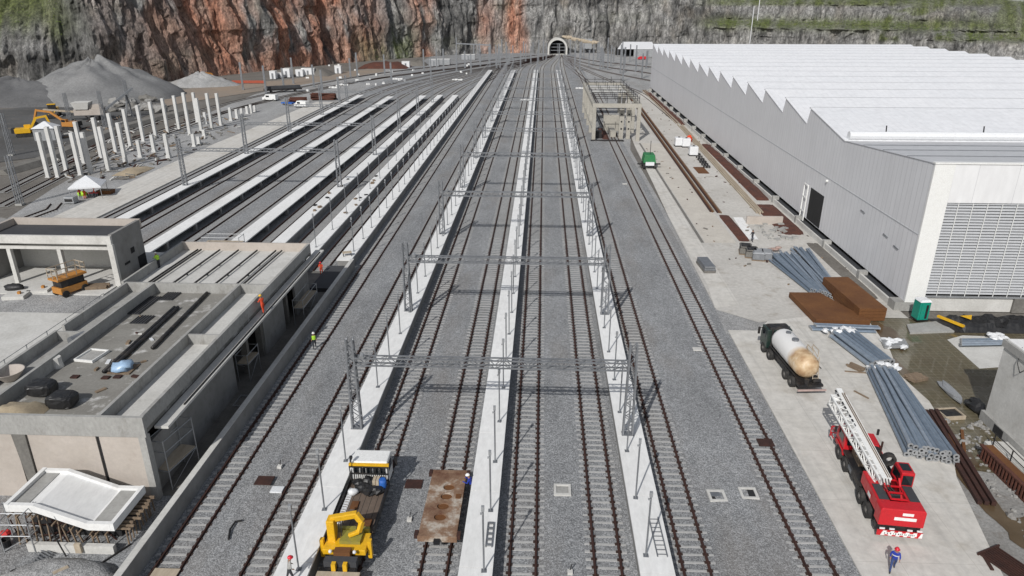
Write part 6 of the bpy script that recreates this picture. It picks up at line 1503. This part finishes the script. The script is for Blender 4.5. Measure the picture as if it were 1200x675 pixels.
# ------------------------------------------------------------------ people
def person(label, loc, rz, shirt, trousers, helmet=None, vest=None, lean=0.0, stride=.22, arms=(.25,.2), bend=0, band=False):
    V = []; Ed = []; Rd = []; mt = []
    def v(p, r): V.append(Vector(p)); Rd.append(r); return len(V)-1
    def e(a, b, m): Ed.append((a, b)); mt.append(m)
    def ln(p, k=1.0):
        d = p[2]-.95; return (p[0], p[1]+d*math.sin(lean), .95+d*math.cos(lean)-bend)
    pe = v((0,0,.95-bend), .15); wa = v(ln((0,0,1.12)), .135); ch = v(ln((0,0,1.36)), .165); nk = v(ln((0,0,1.52)), .06); hd = v(ln((0,.02,1.66)), .10); tp_ = v(ln((0,.01,1.76)), .075); no = v(ln((0,.125,1.645)), .02)
    e(pe,wa,1); e(wa,ch,1); e(ch,nk,0); e(nk,hd,0); e(hd,tp_,0); e(hd,no,0)
    for s in (-1,1):
        er = v(ln((s*.105,.0,1.65)), .018); e(hd, er, 0)
        st = stride*s
        hp = v((s*.10,0,.88-bend), .105); kn = v((s*.11,st*.55+bend*.55,.50-bend*.35), .07); an = v((s*.11,st-.03,.09), .048); to = v((s*.12,st+.14,.045), .042); he = v((s*.115,st-.07,.045), .042)
        e(pe,hp,2); e(hp,kn,2); e(kn,an,2); e(an,to,3); e(an,he,3)
        sh_ = v(ln((s*.20,0,1.42)), .07); a_ = arms[0] if s < 0 else arms[1]
        el = v(ln((s*.27,.10*a_*2,1.15)), .048); wr = v(ln((s*.25,.30*a_*2,.98+.35*a_)), .034); pa = v(ln((s*.245,.30*a_*2+.07,.94+.35*a_)), .034)
        e(ch,sh_,1); e(sh_,el,1); e(el,wr,1); e(wr,pa,0)
        for k in range(4):
            f0 = v(ln((s*(.225+.014*k),.30*a_*2+.12,.90+.35*a_)), .0095); f1 = v(ln((s*(.222+.014*k),.30*a_*2+.145-.004*abs(k-1.5),.865+.35*a_)), .008); e(pa,f0,0); e(f0,f1,0)
        th_ = v(ln((s*.20,.30*a_*2+.10,.945+.35*a_)), .010); e(pa,th_,0)
    me = bpy.data.meshes.new('body'); me.from_pydata([tuple(q) for q in V], Ed, [])
    o = bpy.data.objects.new('tmp', me); col.objects.link(o)
    sk = o.modifiers.new('skin', 'SKIN'); sk.use_smooth_shade = True
    for i, d in enumerate(me.skin_vertices[0].data): d.radius = (Rd[i], Rd[i]*(.78 if i in (pe, wa, ch) else 1)); d.use_root = (i == 0)
    ss = o.modifiers.new('sub', 'SUBSURF'); ss.levels = 1; ss.render_levels = 1
    bm_ = bpy.data.meshes.new_from_object(o.evaluated_get(bpy.context.evaluated_depsgraph_get())); bpy.data.objects.remove(o)
    for m in (M['skin'], M[shirt], M[trousers], M['darkcloth']): bm_.materials.append(m)
    for f in bm_.polygons:
        c = f.center; best = 9; bi = 0
        for (a, b), m in zip(Ed, mt):
            A_, B_ = V[a], V[b]; d = B_-A_; t = max(0, min(1, (c-A_).dot(d)/max(1e-9, d.length_squared))); q = (c-A_-d*t).length - .5*(Rd[a]+(Rd[b]-Rd[a])*t)
            if q < best: best = q; bi = m
        f.material_index = bi; f.use_smooth = True
    t = thing('person', label, 'person', loc, rz)
    bo_ = bpy.data.objects.new('body', bm_); col.objects.link(bo_); bo_.parent = t; ROOT[bo_] = ROOT[t]
    hc = Vector(ln((0,.015,1.73)))
    if helmet:
        m = MB(); m.sph((hc.x,hc.y,hc.z),(.135,.155,.135),12,8,0,-.05); m.cyl((hc.x,hc.y+.03,hc.z-.015),(hc.x,hc.y+.03,hc.z+.005),.165,12); m.build('helmet', M[helmet], t, smooth=True)
    else:
        MB().sph((hc.x,hc.y-.02,hc.z-.01),(.115,.12,.10),10,6,.1,-.2).build('hair', M['dark'], t, smooth=True)
    if vest or band:
        m = MB(); n = 14
        rings = [(1.02,.20),(1.2,.19),(1.36,.215),(1.47,.17)] if vest else [(1.24,.225),(1.31,.235)]
        for z, r in rings:
            for i in range(n):
                a_ = 2*math.pi*i/n; m.v.append(ln((r*1.02*math.cos(a_), r*.82*math.sin(a_), z)))
        for j in range(len(rings)-1):
            for i in range(n): m.f.append((j*n+i, j*n+(i+1) % n, (j+1)*n+(i+1) % n, (j+1)*n+i)); m.m.append(0)
        m.build('vest' if vest else 'reflective_band', M[vest or 'film'], t, smooth=True)
    return t
person('person in blue workwear and red helmet walking behind the red crane', at(1045,668,.10), R(155), 'bluecloth', 'denim', 'helmet_red', None, .08, .34, (.35,.1), 0, True)
person('person in lime hi vis vest and white helmet walking on the left track', at(369,408,.08), R(200), 'darkcloth', 'darkcloth', 'helmet_white', 'hivis', .05, .28)
person('person in orange red workwear standing on the station ledge', Vector((-26.2,60.6,5.46)), R(60), 'orangecloth', 'orangecloth', 'helmet_yellow', None, .18, .12, (.5,.6))
person('person in lime hi vis vest bending at the station roof parapet', at(187,314,5.82), R(60), 'hivis', 'darkcloth', 'helmet_white', 'hivis', .35, .1, (.6,.6))
person('person in dark clothes walking on the slab near the wrapped loads', at(881,283,.08), R(20), 'darkcloth', 'darkcloth', None, None, .05, .3)
person('person in blue reaching over the right side of the rusty wagon', at(549,580,.05)+Vector((.25,0,0)), R(75), 'bluecloth', 'darkcloth', 'helmet_white', None, .35, .1, (.8,.8))
person('person in grey with a red helmet at the bottom edge beside a post', at(341,681,PZ), R(-60), 'conc', 'darkcloth', 'helmet_red', None, .15, .2)
person('person in orange red workwear at the end of the shaded passage', at(377,322,.05), R(190), 'orangecloth', 'orangecloth', 'helmet_red', None, .2, .15, (.5,.5))
for i, (dx, dy, rz, lb) in enumerate([(-1.3,-.8,40,'leftmost person in red under the white canopy'),(-.2,-1.2,0,'person in red in the middle under the white canopy'),(1.2,-.6,-50,'rightmost person in red under the white canopy')]):
    person(lb, tn.location+Vector((dx,dy,0)), R(rz), 'orangecloth', 'darkcloth' if i != 1 else 'orangecloth', ['helmet_red','helmet_white','helmet_red'][i], None, .1, .1)
t = thing('work_trolley', 'small tan work trolley with scattered tools at the platform end', 'trolley', Vector((-25.8,88.6,PZ+.01)), R(20)); MB().box(-.6,.6,-.35,.35,.45,.55).build('top', M['paleplank'], t)
for x in (-.5,.5):
    for y in (-.28,.28): MB().box(x-.04,x+.04,y-.04,y+.04,0,.45).build('leg', M['dark'], t)
struct('platform_end_slab', MB().prism([(-24.95,79),(-24.95,86.9),(-28,86.9),(-28,79)], .0, .5), M['asphalt'])

# ------------------------------------------------------------------ light, sky, camera
w = bpy.data.worlds.new('World'); scene.world = w; w.use_nodes = True
nt = w.node_tree; bg = nt.nodes['Background']
sky = nt.nodes.new('ShaderNodeTexSky'); sky.sky_type = 'NISHITA'; sky.sun_disc = False
SD = Vector((-.446, -1.18, 1.0)).normalized()
sky.sun_elevation = math.asin(SD.z); sky.sun_rotation = math.atan2(SD.x, SD.y)
hs_ = nt.nodes.new('ShaderNodeHueSaturation'); hs_.inputs['Saturation'].default_value = .45; nt.links.new(sky.outputs[0], hs_.inputs['Color']); nt.links.new(hs_.outputs[0], bg.inputs[0]); bg.inputs[1].default_value = SKY
sun = bpy.data.objects.new('sun', bpy.data.lights.new('sun', 'SUN')); col.objects.link(sun)
sun.data.energy = SUN; sun.data.angle = R(.53); sun.data.color = (1, .975, .94)
sun.rotation_euler = (-SD).to_track_quat('-Z', 'Y').to_euler()
cam = bpy.data.objects.new('camera', bpy.data.cameras.new('camera')); col.objects.link(cam)
cam.location = (0, 0, H); cam.rotation_euler = (math.pi/2-PITCH, 0, PSI)
cam.data.sensor_width = 36; cam.data.lens = 36*F/1200; cam.data.clip_start = .5; cam.data.clip_end = 3000
scene.camera = cam
vs = scene.view_settings; vs.view_transform = 'Standard'; vs.look = 'None'; vs.exposure = EXPO; vs.gamma = 1; vs.use_curve_mapping = False
scene.render.resolution_x, scene.render.resolution_y = 1024, 576
if POST.get('label') == '': bpy.data.objects.remove(POST)
